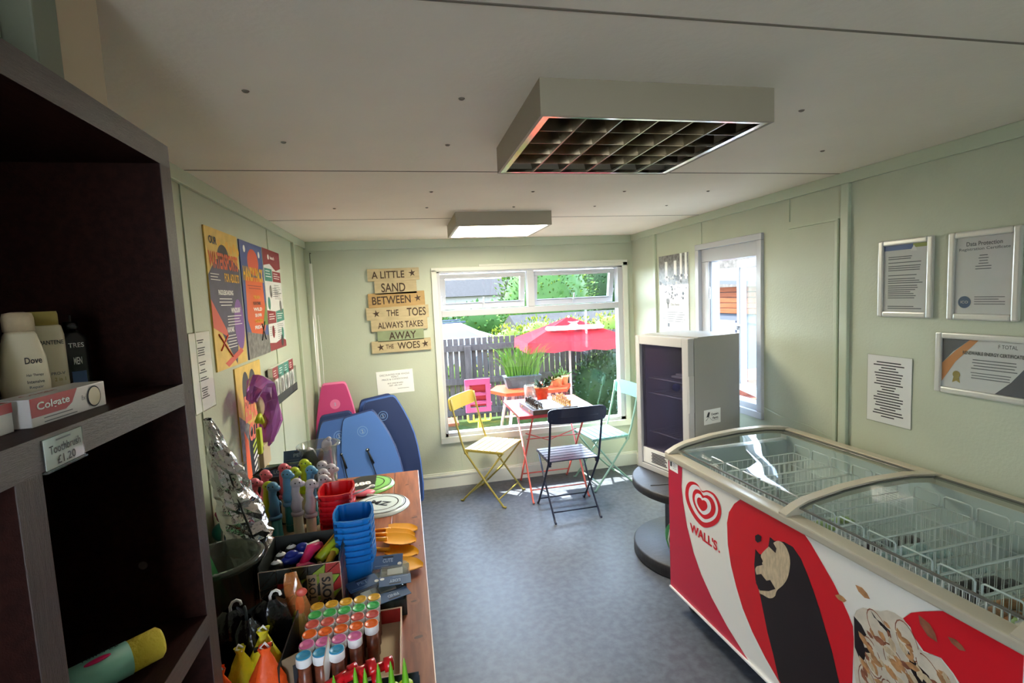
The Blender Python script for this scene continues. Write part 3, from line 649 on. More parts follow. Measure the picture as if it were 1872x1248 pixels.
for col, c0, c1, word in (('dark', 0, 1, 'dark'), ('light', 7, 6, 'tan')):
    for j in range(8):
        y = -.14 + j * .04
        for c_, kd in ((c0, order[j]), (c1, 'pawn')):
            side = 'left' if col == 'dark' else 'right'
            lb = {'pawn': '%s chess pawn in the inner line at the %s of the board', 'king': 'tallest %s chess piece with a cross, at the %s of the board', 'queen': '%s chess queen with a round crown, at the %s of the board', 'rook': '%s chess rook at an end of the outer line, %s of the board', 'knight': '%s chess knight with horse head, outer line at %s of board', 'bishop': '%s chess bishop with pointed top, outer line at %s of board'}[kd] % (word, side)
            piece(kd, col, bm_ @ T(-.14 + c_ * .04, y, .0385, PI if col == 'light' else 0), lb)
# jar and pot on the table
MB_ = MB().lathe([(.0, .003), (.045, .003), (.05, .0), (.052, .01), (.052, .13), (.049, .132), (.049, .012), (0, .010)], 'clear_plastic', seg=24)
tag(MB_.build('glass_jar', M=T(1.06, 4.37, .744)), 'clear glass jar beside the clay pot on the coral table', 'jar')
t = thing('potted_plant', 'grey-green trailing plant in a clay pot on the coral table', 'plant', T(1.165, 4.345, .744))
MB().lathe([(.0, 0), (.045, 0), (.06, .10), (.066, .10), (.066, .115), (.058, .115), (.054, .10), (0, .10)], 'terracotta', seg=24).build('pot', t)
MB().disc(0, 0, .055, .103, 'soil').build('soil', t)
m = MB(); rr = random.Random(5)
def leafq(m, p, d, L, wd, mt, rr=rr):
    d = Vector(d).normalized(); s = d.cross(Vector((rr.uniform(-1, 1), rr.uniform(-1, 1), rr.uniform(.2, 1)))).normalized(); p = Vector(p); nn = d.cross(s)
    m.add([p, p + d * L * .5 + s * wd + nn * wd * .3, p + d * L, p + d * L * .5 - s * wd + nn * wd * .3], [(0, 1, 2, 3)], mt)
for k in range(30):
    a = rr.uniform(0, 2 * PI); r_ = rr.uniform(0, .04); leafq(m, (r_ * math.cos(a), r_ * math.sin(a), .105 + rr.random() * .04), (math.cos(a), math.sin(a), rr.uniform(.2, 1.3)), rr.uniform(.05, .08), .018, 'leaf_grey')
for a, L in ((.2, .2), (.5, .16), (-.3, .12)):
    pts = [(q * L * math.cos(a), q * L * .5 * math.sin(a), .11 + q * .10 - q * q * .03) for q in (0, .3, .6, 1)]; m.tube(pts, .0025, 'leaf', 5)
    for q in range(8): leafq(m, pts[1 + q % 3], (rr.uniform(-1, 1), rr.uniform(-1, 1), rr.uniform(0, 1)), .05, .012, 'leaf')
m.build('foliage', t)

# ---------------------------------------------------------------- cable drum with the small fridge
t = thing('cable_drum', 'black-painted wooden cable drum under the small white fridge', 'drum', T(1.72, 2.785, 0))
R_ = .385
MB().lathe([(R_ - .01, 0), (R_, .01), (R_, .07), (R_ - .01, .08), (0, .08)], 'spool_black', seg=48).build('bottom_disc', t)
MB().lathe([(0, .445), (R_ - .01, .445), (R_, .452), (R_, .493), (R_ - .01, .50), (0, .50)], 'spool_black', seg=48).build('top_disc', t)
m = MB()
for k in range(10): a = 2 * PI * k / 10; m.box((.17, 0, .262), (.02, .10, .365), 'spool_black', M=Matrix.Rotation(a, 4, 'Z'), bev=.003)
m.build('core', t)
MB().box((-.20, -.31, .265), (.09, .05, .37), 'spool_black', bev=.004).build('prop', t)
MB().tube([(-.33, -.05, .502), (.3, -.15, .502)], .002, 'black', 5).build('board_joint', t)

FX = Matrix.Rotation(math.radians(0), 4, 'Z')
ax = Vector((1.597 - 1.482, 2.641 - 3.087, 0)).normalized()     # along the front, towards the camera
FM = Matrix(((ax.x, -ax.y, 0, 1.482), (ax.y, ax.x, 0, 3.087), (0, 0, 1, .501), (0, 0, 0, 1)))
t = thing('display_fridge', 'small white glass-door fridge standing on the black cable drum', 'fridge', FM)
FW, FD, FH = .46, .43, .885
m = MB(); w_ = .035
for a, b in (((0, .05, 0), (FW, FD, .12)), ((0, .05, FH - .04), (FW, FD, FH)), ((0, .05, .12), (w_, FD, FH - .04)), ((FW - w_, .05, .12), (FW, FD, FH - .04)), ((w_, FD - .04, .12), (FW - w_, FD, FH - .04))): m.bx(a, b, 'fridge_white')
m.build('cabinet', t)
m = MB().bx((w_, FD - .043, .12), (FW - w_, FD - .04, FH - .04), 'fridge_inside').bx((w_, .05, .12), (w_ + .002, FD - .04, FH - .04), 'fridge_inside').bx((FW - w_ - .002, .05, .12), (FW - w_, FD - .04, FH - .04), 'fridge_inside').bx((w_, .05, .12), (FW - w_, FD - .04, .122), 'fridge_inside').bx((w_, .05, FH - .042), (FW - w_, FD - .04, FH - .04), 'fridge_inside')
m.build('lining', t)
m = MB()
for a, b in (((0, 0, .0), (.038, .045, FH)), ((FW - .05, 0, .0), (FW, .045, FH)), ((.038, 0, FH - .055), (FW - .05, .045, FH)), ((.038, 0, 0), (FW - .05, .045, .035))): m.bx(a, b, 'fridge_trim', bev=.004)
m.bx((.038, .012, .035), (FW - .05, .045, .14), 'white').bx((.036, .006, .03), (FW - .048, .014, .04), 'grey_seal')
m.bx((FW - .012, -.0, FH * .5), (FW + .006, .04, FH * .75), 'fridge_trim', bev=.003)
for k in range(7): m.bx((.12 + .006 * (k % 2), .010, .055 + .010 * k), (.26 - .01 * (k % 3), .012, .060 + .010 * k), 'ink')
d_ = m.build('door', t); MB().bx((.038, .02, .14), (FW - .05, .026, FH - .055), 'fridge_glass').build('door_glass', d_)
for z in (.24, .50, .60):
    m = MB().tube([(.045, .07, z), (FW - .05, .07, z)], .004, 'wire', 6).tube([(.045, .37, z), (FW - .05, .37, z)], .004, 'wire', 6)
    for k in range(11): m.tube([(.05 + .035 * k, .07, z), (.05 + .035 * k, .37, z)], .0018, 'wire', 5)
    m.build('wire_shelf', t)
m = MB().bx((.0, .08, FH), (FW, FD, FH + .004), 'fridge_white'); m.build('top_panel', t)
m = MB().rect(-.07, -.045, .07, .045, 0, 'paper').text('Coopers', .02, .012, .06, .018, .0006, 'ink', bold=.03).text('Farm', .025, -.010, .045, .014, .0006, 'ink', bold=.03).flat([(-.05, .0), (-.035, .03), (-.02, .028), (-.025, .012), (-.03, .0)], .0006, 'ink').tube([(-.055, -.02, .001), (-.03, .0, .001), (0, -.025, .001), (.05, -.022, .001)], .001, 'softink', 4)
m.build('sticker', t, basis((FW + .0015, .19, .40), (0, 1, 0), (0, 0, 1)))
def inside(mb, name, x, y, z, label, cat, group=None): return tag(mb.build(name, M=FM @ T(x, y, z)), label, cat, group)
inside(MB().lathe([(0, 0), (.038, 0), (.038, .11), (.018, .16), (.018, .185), (.02, .185), (.02, .20), (0, .20)], 'white').lathe([(.0386, .03), (.0386, .075)], 'seal_blue'), 'milk_bottle', .36, .20, .2455, 'white milk bottle with dark band on the lower fridge shelf', 'bottle')
inside(MB().box((0, 0, .05), (.10, .05, .10), 'slate_grey', bev=.002).bx((-.045, -.0265, .06), (.045, -.0255, .09), 'paper'), 'food_box', .35, .2, .606, 'small grey box with a pale band on the top fridge shelf', 'box')
for k, (x, y) in enumerate(((.16, .2), (.22, .22), (.28, .2))):
    inside(MB().ell((0, 0, .026), (.028, .028, .026), 'deep_blue'), 'drink_pack', x, y, .506, 'rounded dark blue pack in the row on the middle fridge shelf', 'pack', 'blue packs on the fridge shelf')
inside(MB().box((0, 0, .008), (.15, .12, .014), 'gloss_paper', bev=.004).box((.01, .01, .022), (.13, .10, .012), 'gloss_paper', bev=.004), 'food_packet', .25, .2, .606, 'flat white packets lying at the front of the top fridge shelf', 'packet')
# green packets of flying discs leaning on the lower drum disc
t = thing('toy_packet', 'green and white striped toy packet leaning on the drum core', 'toy', T(1.50, 2.63, .083, math.radians(-60)) @ Matrix.Rotation(math.radians(14), 4, 'X'))
m = MB()
for k in range(2): m.ell((0, .02 * k, .115), (.06, .009, .115), 'packet_green' if k == 0 else 'frisbee_white', seg=20, rings=12)
m.tube([(-.03, -.011, .02), (-.035, -.011, .12), (-.01, -.011, .20)], .004, 'paper', 6).tube([(.02, -.011, .03), (.03, -.011, .12), (.01, -.011, .2)], .004, 'paper', 6)
m.build('wrapper', t)

# ---------------------------------------------------------------- ice cream chest freezer
A_ = math.radians(-87.7); FZ = Matrix.Translation((1.288, 2.33, 0)) @ Matrix.Rotation(A_, 4, 'Z')    # local x: along the front, y: towards the wall
t = thing('chest_freezer', 'red and white ice cream chest freezer with sliding curved glass lids', 'freezer', FZ)
L_, D_ = 1.50, .74
def arch(w_): # height of the lid arch above the floor at depth w_
    pts = [(-.012, .836), (.04, .862), (.09, .878), (.25, .902), (.41, .912), (.58, .910), (.70, .895), (.74, .885)]
    for (a, b), (c, d) in zip(pts, pts[1:]):
        if w_ <= c: return b + (d - b) * (w_ - a) / (c - a)
    return .885
m = MB().bx((0, 0, .11), (L_, .045, .80), 'freezer_white').bx((0, D_ - .045, .11), (L_, D_, .86), 'freezer_white').bx((0, .045, .11), (.045, D_ - .045, .84), 'freezer_white').bx((L_ - .045, .045, .11), (L_, D_ - .045, .84), 'freezer_white').bx((.045, .045, .11), (L_ - .045, D_ - .045, .2), 'freezer_white').bx((.06, .06, .07), (L_ - .06, D_ - .06, .11), 'castor')
m.build('body', t)
m = MB().bx((.045, .045, .2), (L_ - .045, .05, .80), 'freezer_liner').bx((.045, D_ - .05, .2), (L_ - .045, D_ - .045, .86), 'freezer_liner').bx((.045, .05, .2), (.05, D_ - .05, .84), 'freezer_liner').bx((L_ - .05, .05, .2), (L_ - .045, D_ - .05, .84), 'freezer_liner').bx((.05, .05, .2), (L_ - .05, D_ - .05, .205), 'freezer_liner')
for z in (.56, .70): m.bx((.05, D_ - .062, z), (L_ - .05, D_ - .05, z + .014), 'freezer_liner')
m.build('lining', t)
MF = basis((0, -.0, 0), (1, 0, 0), (0, 0, 1))      # artwork plane: u along the front, v up, n towards the camera side
art = MB()
def smooth(pts, n=5):
    out = []; N = len(pts)
    for i in range(N):
        a, b, c, d = pts[i - 1], pts[i], pts[(i + 1) % N], pts[(i + 2) % N]
        for q in range(n):
            t_ = q / n; out.append(tuple(.5 * (2 * b[k] + (c[k] - a[k]) * t_ + (2 * a[k] - 5 * b[k] + 4 * c[k] - d[k]) * t_ ** 2 + (3 * b[k] - a[k] - 3 * c[k] + d[k]) * t_ ** 3) for k in (0, 1)))
    return out
def P_(pts, m_, z): art.flat(pts, z, m_, MF)
P_([(0, .808), (.127, .808), (.116, .699), (.127, .626), (.16, .509), (.211, .402), (.268, .325), (.348, .254), (.452, .186), (.60, .115), (0, .115)], 'crimson', .0012)
P_([(.553, .808), (.507, .767), (.472, .715), (.459, .662), (.463, .567), (.483, .481), (.516, .403), (.555, .331), (.612, .264), (.684, .204), (.80, .13), (.82, .115), (1.0, .115), (1.05, .25), (1.066, .395), (1.068, .543), (1.065, .586), (1.048, .616), (1.02, .655), (.992, .69), (.944, .738), (.901, .78), (.865, .808)], 'logo_red', .0012)
P_([(.625, .559), (.632, .629), (.653, .62), (.669, .623), (.701, .672), (.713, .716), (.732, .711), (.78, .73), (.822, .731), (.859, .705), (.889, .66), (.915, .614), (.94, .564), (.965, .505), (.989, .452), (1.019, .357), (1.03, .25), (.99, .16), (.90, .13), (.79, .14), (.755, .17), (.728, .248), (.697, .32), (.673, .398), (.653, .461), (.632, .5)], 'choc', .0020)
P_(smooth([(.665, .624), (.732, .705), (.765, .724), (.794, .712), (.81, .674), (.802, .612), (.78, .565), (.747, .522), (.736, .492), (.709, .468), (.673, .461), (.653, .461), (.649, .509), (.632, .538), (.64, .561), (.673, .597)]), 'cream', .0026)
for pts in ([(.632, .629), (.653, .617), (.673, .585), (.634, .557)], [(.711, .717), (.745, .687), (.74, .667), (.704, .676)], [(.636, .524), (.665, .543), (.693, .531), (.713, .545), (.74, .524), (.705, .495), (.657, .47), (.636, .489)], [(.631, .684), (.649, .699), (.667, .698), (.664, .678), (.645, .662), (.633, .666)]): P_(pts, 'choc', .0032)
P_([(1.070, .60), (1.070, .624), (1.077, .646), (1.099, .67), (1.129, .681), (1.157, .694), (1.175, .709), (1.198, .715), (1.224, .713), (1.241, .697), (1.246, .678), (1.262, .663), (1.279, .652), (1.302, .66), (1.325, .664), (1.34, .654), (1.355, .644), (1.366, .627), (1.36, .52), (1.30, .38), (1.24, .30), (1.10, .30), (1.071, .45)], 'cone_cream', .0022)
for k, (cx, cy, a, b, rot) in enumerate(((1.15, .635, .055, .030, -1.0), (1.235, .655, .055, .030, -1.15), (1.30, .60, .055, .028, -.9), (1.13, .53, .06, .030, -1.2), (1.21, .55, .07, .030, -1.0), (1.30, .50, .06, .028, -1.1), (1.12, .43, .06, .03, -1.3), (1.20, .44, .06, .03, -1.1))):
    for e, c_, z_ in ((1.0, 'nut_dark', .00225), (.93, 'cone_cream', .00228)): P_([(cx + e * (a * math.cos(q * PI / 9) * math.cos(rot) - b * math.sin(q * PI / 9) * math.sin(rot)), cy + e * (a * math.cos(q * PI / 9) * math.sin(rot) + b * math.sin(q * PI / 9) * math.cos(rot))) for q in range(18)], c_, z_ + k * .00006)
P_([(1.12, .31), (1.28, .35), (1.26, .12), (1.17, .12)], 'nut', .0020)
for pts in ([(1.069, .624), (1.095, .611), (1.113, .589), (1.096, .572), (1.107, .545), (1.126, .554), (1.137, .52), (1.112, .524), (1.1, .48), (1.074, .522)], [(1.124, .678), (1.136, .662), (1.158, .661), (1.186, .652), (1.188, .637), (1.167, .64), (1.144, .662)], [(1.238, .628), (1.26, .608), (1.276, .602), (1.296, .595), (1.304, .58), (1.269, .552), (1.248, .577)]): P_(pts, 'choc', .0028)
P_([(1.221, .712), (1.244, .744), (1.276, .768), (1.328, .802), (1.345, .808), (1.5, .808), (1.5, .115), (1.27, .115), (1.31, .38), (1.375, .53), (1.372, .63), (1.355, .648), (1.325, .668), (1.28, .656), (1.25, .682), (1.244, .70)], 'logo_red', .0016)
rr = random.Random(11)
def chip(cx, cy, s, a, m_, z):
    pts = [(cx + s * r_ * (math.cos(q) * math.cos(a) - .55 * math.sin(q) * math.sin(a)), cy + s * r_ * (math.cos(q) * math.sin(a) + .55 * math.sin(q) * math.cos(a))) for q, r_ in ((0, 1), (.9, .8), (1.8, .9), (3.0, 1.05), (4.1, .8), (5.2, .9))]
    P_(pts, m_, z)
for k in range(110): 
    cx = rr.uniform(1.10, 1.34); cy = rr.uniform(.42, .665) - max(0, cx - 1.25) * .25; chip(cx, cy, rr.uniform(.012, .024), rr.uniform(-1.2, .2), rr.choice(['nut', 'nut', 'nut_dark', 'cream', 'cone_cream']), .0030 + k * 1.5e-5)
for cx, cy, s, a in ((1.29, .728, .034, -.7), (1.362, .733, .022, -.2), (1.098, .72, .026, -.3), (1.022, .655, .022, .2)): chip(cx, cy, s, a, 'nut_dark' if s > .03 or cx > 1.3 else 'nut', .0034)
ht = [(.284, .74), (.327, .758), (.377, .759), (.41, .733), (.421, .693), (.404, .647), (.364, .606), (.313, .575), (.27, .568), (.215, .586), (.17, .623), (.15, .665), (.155, .71), (.179, .743), (.214, .759), (.252, .759)]
ht = [(.15 + (x - .15) * 1.0, y) for x, y in ht]
for k, (s, dx, dy, m_) in enumerate(((1, 0, 0, 'logo_red'), (.82, .004, .006, 'white'), (.64, .012, .006, 'logo_red'), (.46, .006, .004, 'white'), (.29, .002, .002, 'logo_red'))):
    P_([(.285 + dx + (x - .285) * s, .675 + dy + (y - .675) * s) for x, y in smooth(ht)], m_, .0012 + .0005 * (k + 1))
art.text("WALL'S", .288, .523, .208, .047, .0016, 'logo_red', MF, bold=.035).disc(.405, .505, .005, .0016, 'logo_red', MF)
art.rect(.012, .755, .088, .805, .0020, 'paper', MF).rect(.02, .775, .035, .80, .0026, 'ink', MF).lines(.042, .08, .795, .008, 4, .0026, 'softink', MF) 
art.build('front_artwork', t)
m = MB().bx((-.014, -.014, .806), (L_ + .014, .05, .836), 'freezer_rail', bev=.006).bx((-.014, D_ - .04, .855), (L_ + .014, D_ + .01, .892), 'freezer_rail', bev=.006).bx((0, -.010, .113), (L_, .0, .121), 'white')
m.build('rail', t)
for u0 in (-.014, .765, L_ - .022):
    m = MB(); ws = [-.012, .04, .09, .17, .25, .33, .41, .5, .58, .65, .70, .74]; vs = []
    for w_ in ws: vs += [(u0, w_, arch(w_) - .028), (u0 + .036, w_, arch(w_) - .028), (u0 + .036, w_, arch(w_) + .006), (u0, w_, arch(w_) + .006)]
    fs = [(0, 1, 2, 3)[::-1], tuple(4 * (len(ws) - 1) + q for q in range(4))]
    for i in range(len(ws) - 1):
        for q in range(4): fs.append((4 * i + q, 4 * i + (q + 1) % 4, 4 * i + 4 + (q + 1) % 4, 4 * i + 4 + q))
    m.add(vs, fs, 'freezer_rail'); m.build('lid_rib', t)
for u0, u1, dz in ((.022, .765, -.012), (.801, L_ - .022, -.004)):
    m = MB(); ws = [.05 + (.70 - .05) * k / 20 for k in range(21)]; vs = []
    for w_ in ws: vs += [(u0, w_, arch(w_) + dz), (u1, w_, arch(w_) + dz)]
    m.add(vs, [(2 * i, 2 * i + 1, 2 * i + 3, 2 * i + 2) for i in range(20)], 'freezer_glass', smooth=True)
    g_ = m.build('glass_lid', t)
    m = MB()
    m.bx((u0, .046, arch(.05) + dz - .004), (u1, .053, arch(.05) + dz + .002), 'freezer_seal').bx((u0, .688, arch(.70) + dz - .008), (u1, .70, arch(.70) + dz + .004), 'freezer_seal')
    for u in (u0 + .004, u1 - .004): m.tube([(u, w_, arch(w_) + dz) for w_ in ws], .004, 'freezer_seal', 5)
    m.build('lid_frame', g_)
for u in (.08, .75, L_ - .08):
    for w_ in (.08, D_ - .08): MB().lathe([(0, -.012), (.028, -.012), (.034, -.006), (.034, .006), (.028, .012), (0, .012)], 'castor', Matrix.Translation((u, w_, .034)) @ Matrix.Rotation(PI / 2, 4, 'X'), 16).box((u, w_, .065), (.03, .03, .03), 'castor').build('castor', t)
# wire baskets and their contents
def basket(u0, u1, w0, w1, v0, v1, label):
    b = thing('wire_basket', label, 'basket', FZ @ T(u0, w0, v0), 'wire baskets hanging inside the freezer'); W, D, h_ = u1 - u0, w1 - w0, v1 - v0; m = MB()
    for z in (0, h_ * .5, h_): m.tube([(0, 0, z), (W, 0, z), (W, D, z), (0, D, z)], .0032 if z == h_ else .002, 'wire', 5, closed=True)
    nu = max(3, round(W / .0172)); nd = round(D / .03)
    for k in range(nu + 1):
        u = W * k / nu; m.tube([(u, 0, h_), (u, 0, 0), (u, D, 0), (u, D, h_)], .0016, 'wire', 4)
    for k in range(1, nd): v = D * k / nd; m.tube([(0, v, h_), (0, v, 0), (W, v, 0), (W, v, h_)], .0011, 'wire', 4)
    m.build('grid', b)
    for y in (0, D): MB().tube([(.006, y, h_), (.006, y, h_ + .040), (.012, y, h_ + .045), (W - .012, y, h_ + .045), (W - .006, y, h_ + .040), (W - .006, y, h_)], .0032, 'wire', 6).build('handle', b)
    return b
nb = 0
for k in range(6):
    u0 = .803 + .108 * k; basket(u0, u0 + .103, .10, .58, .58, .826, ['narrow white wire basket just near side of the middle rib', 'white wire basket full of pale icy packs', 'white wire basket with dark packs, third from the middle rib', 'white wire basket with dark and copper packs', 'white wire basket with copper packs beside the green ones', 'nearest white wire basket, with green packs'][k])
for k in range(5):
    u0 = .21 + .108 * k; basket(u0, u0 + .103, .10, .58, .58, .826, ['furthest white wire basket inside the freezer', 'empty white wire basket, second from the far end', 'empty white wire basket, third from the far end', 'white wire basket beside the green packs, far half', 'white wire basket touching far side of the middle rib'][k])
m0 = {}
def pack(u, w_, v, mt, label, cat='ice cream', group=None, s=1, rz=0):
    if mt not in m0:
        m = MB(); vs = []; fs = []; nx, ny = 8, 5
        for side in (1, -1):
            for i in range(nx + 1):
                for j in range(ny + 1):
                    a, b = i / nx * 2 - 1, j / ny * 2 - 1; vs.append((a * .05, b * .028, side * .014 * (1 - a ** 4) * (1 - b ** 4) + random.uniform(-.0015, .0015)))
            o_ = 0 if side == 1 else (nx + 1) * (ny + 1)
            for i in range(nx):
                for j in range(ny): q = (o_ + i * (ny + 1) + j, o_ + (i + 1) * (ny + 1) + j, o_ + (i + 1) * (ny + 1) + j + 1, o_ + i * (ny + 1) + j + 1); fs.append(q if side == 1 else q[::-1])
        m0[mt] = m.add(vs, fs, mt, smooth=True).build('ice_cream_pack'); o = m0[mt]
    else: o = m0[mt].copy(); C.objects.link(o)
    o.matrix_world = FZ @ T(u, w_, v, rz) @ Matrix.Diagonal((s, s, s, 1)); tag(o, label, cat, group); return o
rr = random.Random(21)
for bi, (mt, lab, grp, nn) in enumerate((('pack_dark', 'dark wrapped ice cream in the basket by the middle rib', 'dark ice creams by the middle rib', 6), ('pack_ice', 'pale icy-blue wrapped ice cream in the second basket', 'pale ice creams', 9), ('pack_ice', 'pale wrapped ice cream in the third basket', 'pale ice creams, third basket', 5), ('pack_dark', 'dark wrapped ice cream in the fourth basket', 'dark ice creams, fourth basket', 9), ('pack_gold', 'copper-coloured wrapped ice cream in the fifth basket', 'copper ice creams', 9), ('pack_green', 'green wrapped ice lolly in the nearest basket', 'green ice lollies', 10))):
    u0 = .803 + .108 * bi + .052
    for k in range(nn): pack(u0 + rr.uniform(-.008, .008), .16 + (k % 5) * .085, .66 + .030 * (k // 5) + .004 * (k % 2) + (.08 if bi == 5 else .03), mt, lab, 'ice cream', grp, .8, rz=rr.uniform(1.2, 1.9))
for k in range(4): pack(.70 + .02 * (k % 2), .15 + k * .06, .55 + .035 * k % .07 + .15, 'pack_green', 'green wrapped ice lolly in far half, next to the middle rib', 'ice cream', 'green ice lollies in the far half', .8, 1.5)
# ---------------------------------------------------------------- dark bookshelf beside the camera
t = thing('bookshelf', 'tall dark espresso wood cube bookshelf at the left, nearest camera', 'shelf', T(-.42, 1.097, 0))
th = .041; SD = .34; SL = 1.45
def plank(a, b, name, vert=False):
    m = MB().bx(a, b, 'espresso')
    m.bx((0, a[1], a[2]), (.0012, b[1], b[2]), 'espresso_edge_v' if vert else 'espresso_edge'); m.build(name, t)
plank((-SD, -th, 0), (0, 0, 1.951), 'side_panel', True); plank((-SD, -SL, 0), (0, -SL + th, 1.951), 'side_panel', True)
plank((-SD, -SL, 1.951), (0, 0, 1.992), 'top_panel')
for z in (.04, .50, 1.04 - .0, 1.503): plank((-SD, -SL + th, z), (0, -th, z + th), 'shelf_board')
for z0, z1 in ((.081, .50), (.541, 1.04), (1.081, 1.503)): plank((-SD, -.431 - th + .0, z0), (0, -.431, z1), 'divider', True)
MB().bx((-SD - .012, -SL, 0), (-SD, 0, 1.992), 'espresso').build('back_panel', t)
MB().disc(0, 0, .008, 0, 'espresso_edge').build('screw_cap', t, basis((-.10, -th - .0006, 1.20), (1, 0, 0), (0, 0, 1)))
MB().disc(0, 0, .003, 0, 'black').build('screw', t, basis((.0016, -.02, 1.525), (0, 1, 0), (0, 0, 1)))
t = thing('price_tag', 'shiny price label clipped on the bookshelf edge below the toothpaste', 'label', basis((-.4185, .671, 1.5215), (0, 1, .0), (0, 0, 1)))
MB().bx((0, -.020, 0), (.072, .018, .002), 'clear_plastic').bx((.001, -.019, .0005), (.071, .017, .0012), 'paper').text('Toothbrush', .036, .003, .058, .010, .0024, 'ink', bold=.01).text('£1.20', .036, -.011, .034, .010, .0024, 'ink', bold=.01).lines(.02, .05, .013, .008, 1, .0024, 'softink').build('card', t)
MB().bx((-.002, -.022, -.002), (.074, -.020, .004), 'clear_plastic').build('lip', t)
SZ = 1.5442
def bottle(name, x, y, label, parts, rz=0):
    t = thing(name, label, 'bottle', T(x, y, SZ, rz) @ Matrix.Diagonal((.9, .84, .91, 1)))
    for nm, mb in parts: mb.build(nm, t)
def squarish(w_, d, prof_, m_, mb=None):
    mb = mb or MB(); n = 24; vs = []; fs = []
    for s, z in prof_:
        for k in range(n):
            a = 2 * PI * k / n; cx, cy = math.cos(a), math.sin(a); vs.append((math.copysign(abs(cx) ** .7, cx) * w_ * s, math.copysign(abs(cy) ** .7, cy) * d * s, z))
    for i in range(len(prof_) - 1):
        for k in range(n): fs.append((i * n + k, i * n + (k + 1) % n, (i + 1) * n + (k + 1) % n, (i + 1) * n + k))
    fs.append(tuple(reversed(range(n)))); fs.append(tuple((len(prof_) - 1) * n + k for k in range(n)))
    return mb.add(vs, fs, m_, None, True)
def lab(w_, d, rows_, mt='ink'):   # printed label on the +x side of a bottle
    m = MB()
    for s_, y, z, ww, hh, c_ in rows_: m.text(s_, y, z, ww, hh, 0, c_, basis((d, 0, 0), (0, 1, 0), (0, 0, 1)), bold=.015)
    return m
bottle('lotion_bottle', -.53, .835, 'cream rounded lotion bottle with dark print, behind the toothpaste box', [('body', squarish(.017, .030, [(.8, 0), (1, .01), (1.05, .05), (.98, .09), (.7, .125), (.6, .13)], 'bottle_cream')), ('cap', squarish(.013, .020, [(1, .13), (1, .15), (.9, .158), (.4, .16)], 'cream')), ('label', lab(0, .0182, [('Dove', .008, .085, .022, .010, 'ink'), ('Hair Therapy', .008, .062, .022, .005, 'ink'), ('Intensive', .008, .052, .022, .005, 'ink'), ('Repair', .008, .043, .018, .005, 'softink')]))], -.75)
bottle('shampoo_bottle', -.545, .905, 'taller cream shampoo bottle, between the rounded one and the black one', [('body', squarish(.018, .030, [(.9, 0), (1, .006), (1, .12), (.9, .135), (.8, .137)], 'bottle_cream')), ('cap', squarish(.015, .024, [(1, .137), (1, .155), (.95, .160)], 'gold')), ('label', lab(0, .019, [('PANTENE', .006, .108, .034, .007, 'ink'), ('PRO-V', .01, .055, .02, .005, 'softink'), ('2 in 1', .012, .045, .016, .006, 'gold')]).disc(.012, 0, .001, .001, 'poster_green'))], -.75)
bottle('pump_bottle', -.572, 1.022, 'black squared bottle with white lettering beside the cream bottles', [('body', squarish(.016, .026, [(.95, 0), (1, .006), (1, .105), (.6, .118), (.5, .12)], 'bottle_black')), ('cap', squarish(.009, .012, [(1, .12), (1, .14)], 'bottle_black').tube([(.002, 0, .13), (.002, 0, .152)], .002, 'zinc', 6)), ('label', lab(0, .0168, [('TRES', 0, .095, .026, .009, 'paper'), ('MEN', 0, .065, .014, .014, 'paper')]).bx((.0165, -.012, .02), (.0172, .012, .045), 'cert_blue'))], -.75)
bottle('mouthwash_bottle', -.535, .735, 'white and green bottle with blue label at the left photo edge', [('body', squarish(.018, .028, [(.9, 0), (1, .006), (1, .09), (.7, .12), (.5, .13)], 'white')), ('cap', squarish(.010, .013, [(1, .13), (1, .15)], 'purple')), ('label', lab(0, .0188, [('TE', .012, .075, .012, .01, 'paper')]).bx((.0176, .0, .068), (.0184, .025, .083), 'deep_blue').bx((.0176, .0, .02), (.0184, .024, .045), 'poster_teal'))], -.75)
def toothpaste(M, label, word=True):
    t = thing('toothpaste_box', label, 'box', M)
    m = MB().bx((0, 0, 0), (.150, .042, .036), 'box_white', bev=.001); Mf = basis((0, -.0006, 0), (1, 0, 0), (0, 0, 1))
    m.flat([(0, .036), (.088, .036), (.075, .018), (.062, .012), (0, .012)], .0, 'box_red', Mf).lines(.02, .09, .0085, .005, 2, .0004, 'softink', Mf, th=.25) if word else m.flat([(0, 0), (.1, 0), (.12, .012), (0, .014)], 0, 'box_red', Mf).rect(.0, .024, .15, .036, .0, 'box_red', Mf)
    if word: m.text('Colgate', .040, .0235, .060, .013, .0006, 'paper', Mf, bold=.02).disc(.122, .018, .0155, .0004, 'slate_grey', Mf).disc(.122, .018, .0135, .0008, 'bottle_cream', Mf).text('8x', .098, .020, .008, .007, .0006, 'softink', Mf)
    m.rect(.0, .002, .15, .040, .0364, 'box_red' if not word else 'box_white').text('Colgate', .05, .021, .06, .014, .0368, 'paper' if not word else 'box_red', bold=.02)
    m.build('carton', t)
toothpaste(T(-.461, .727, SZ, math.radians(88)), 'white and red toothpaste carton lying at the front of the shelf')
toothpaste(T(-.470, .566, SZ, math.radians(91)), 'red-topped toothpaste carton lying at left photo edge', False)
t = thing('rolled_towel', 'yellow rolled cloth with teal paper band on the lower shelf', 'towel', T(-.495, .905, 1.0812 + .0285, math.radians(43)) @ Matrix.Rotation(math.radians(90), 4, 'Y'))
MB().lathe([(0, -.125), (.020, -.125), (.026, -.12), (.027, .0), (.027, .055), (.022, .06), (0, .05)], 'towel_yellow', seg=20, sy=.9).build('roll', t)
MB().lathe([(.0275, -.11), (.0275, .012)], 'teal_card', seg=20, sx=1.02, sy=.92).build('band', t)
MB().text('Towel £2', -.045, .005, .05, .012, .0, 'ink', basis((-.0295, 0, .02), (0, 0, 1), (0, 1, 0))).ell((-.026, -.008, -.03), (.003, .006, .018), 'hot_pink').build('writing', t)
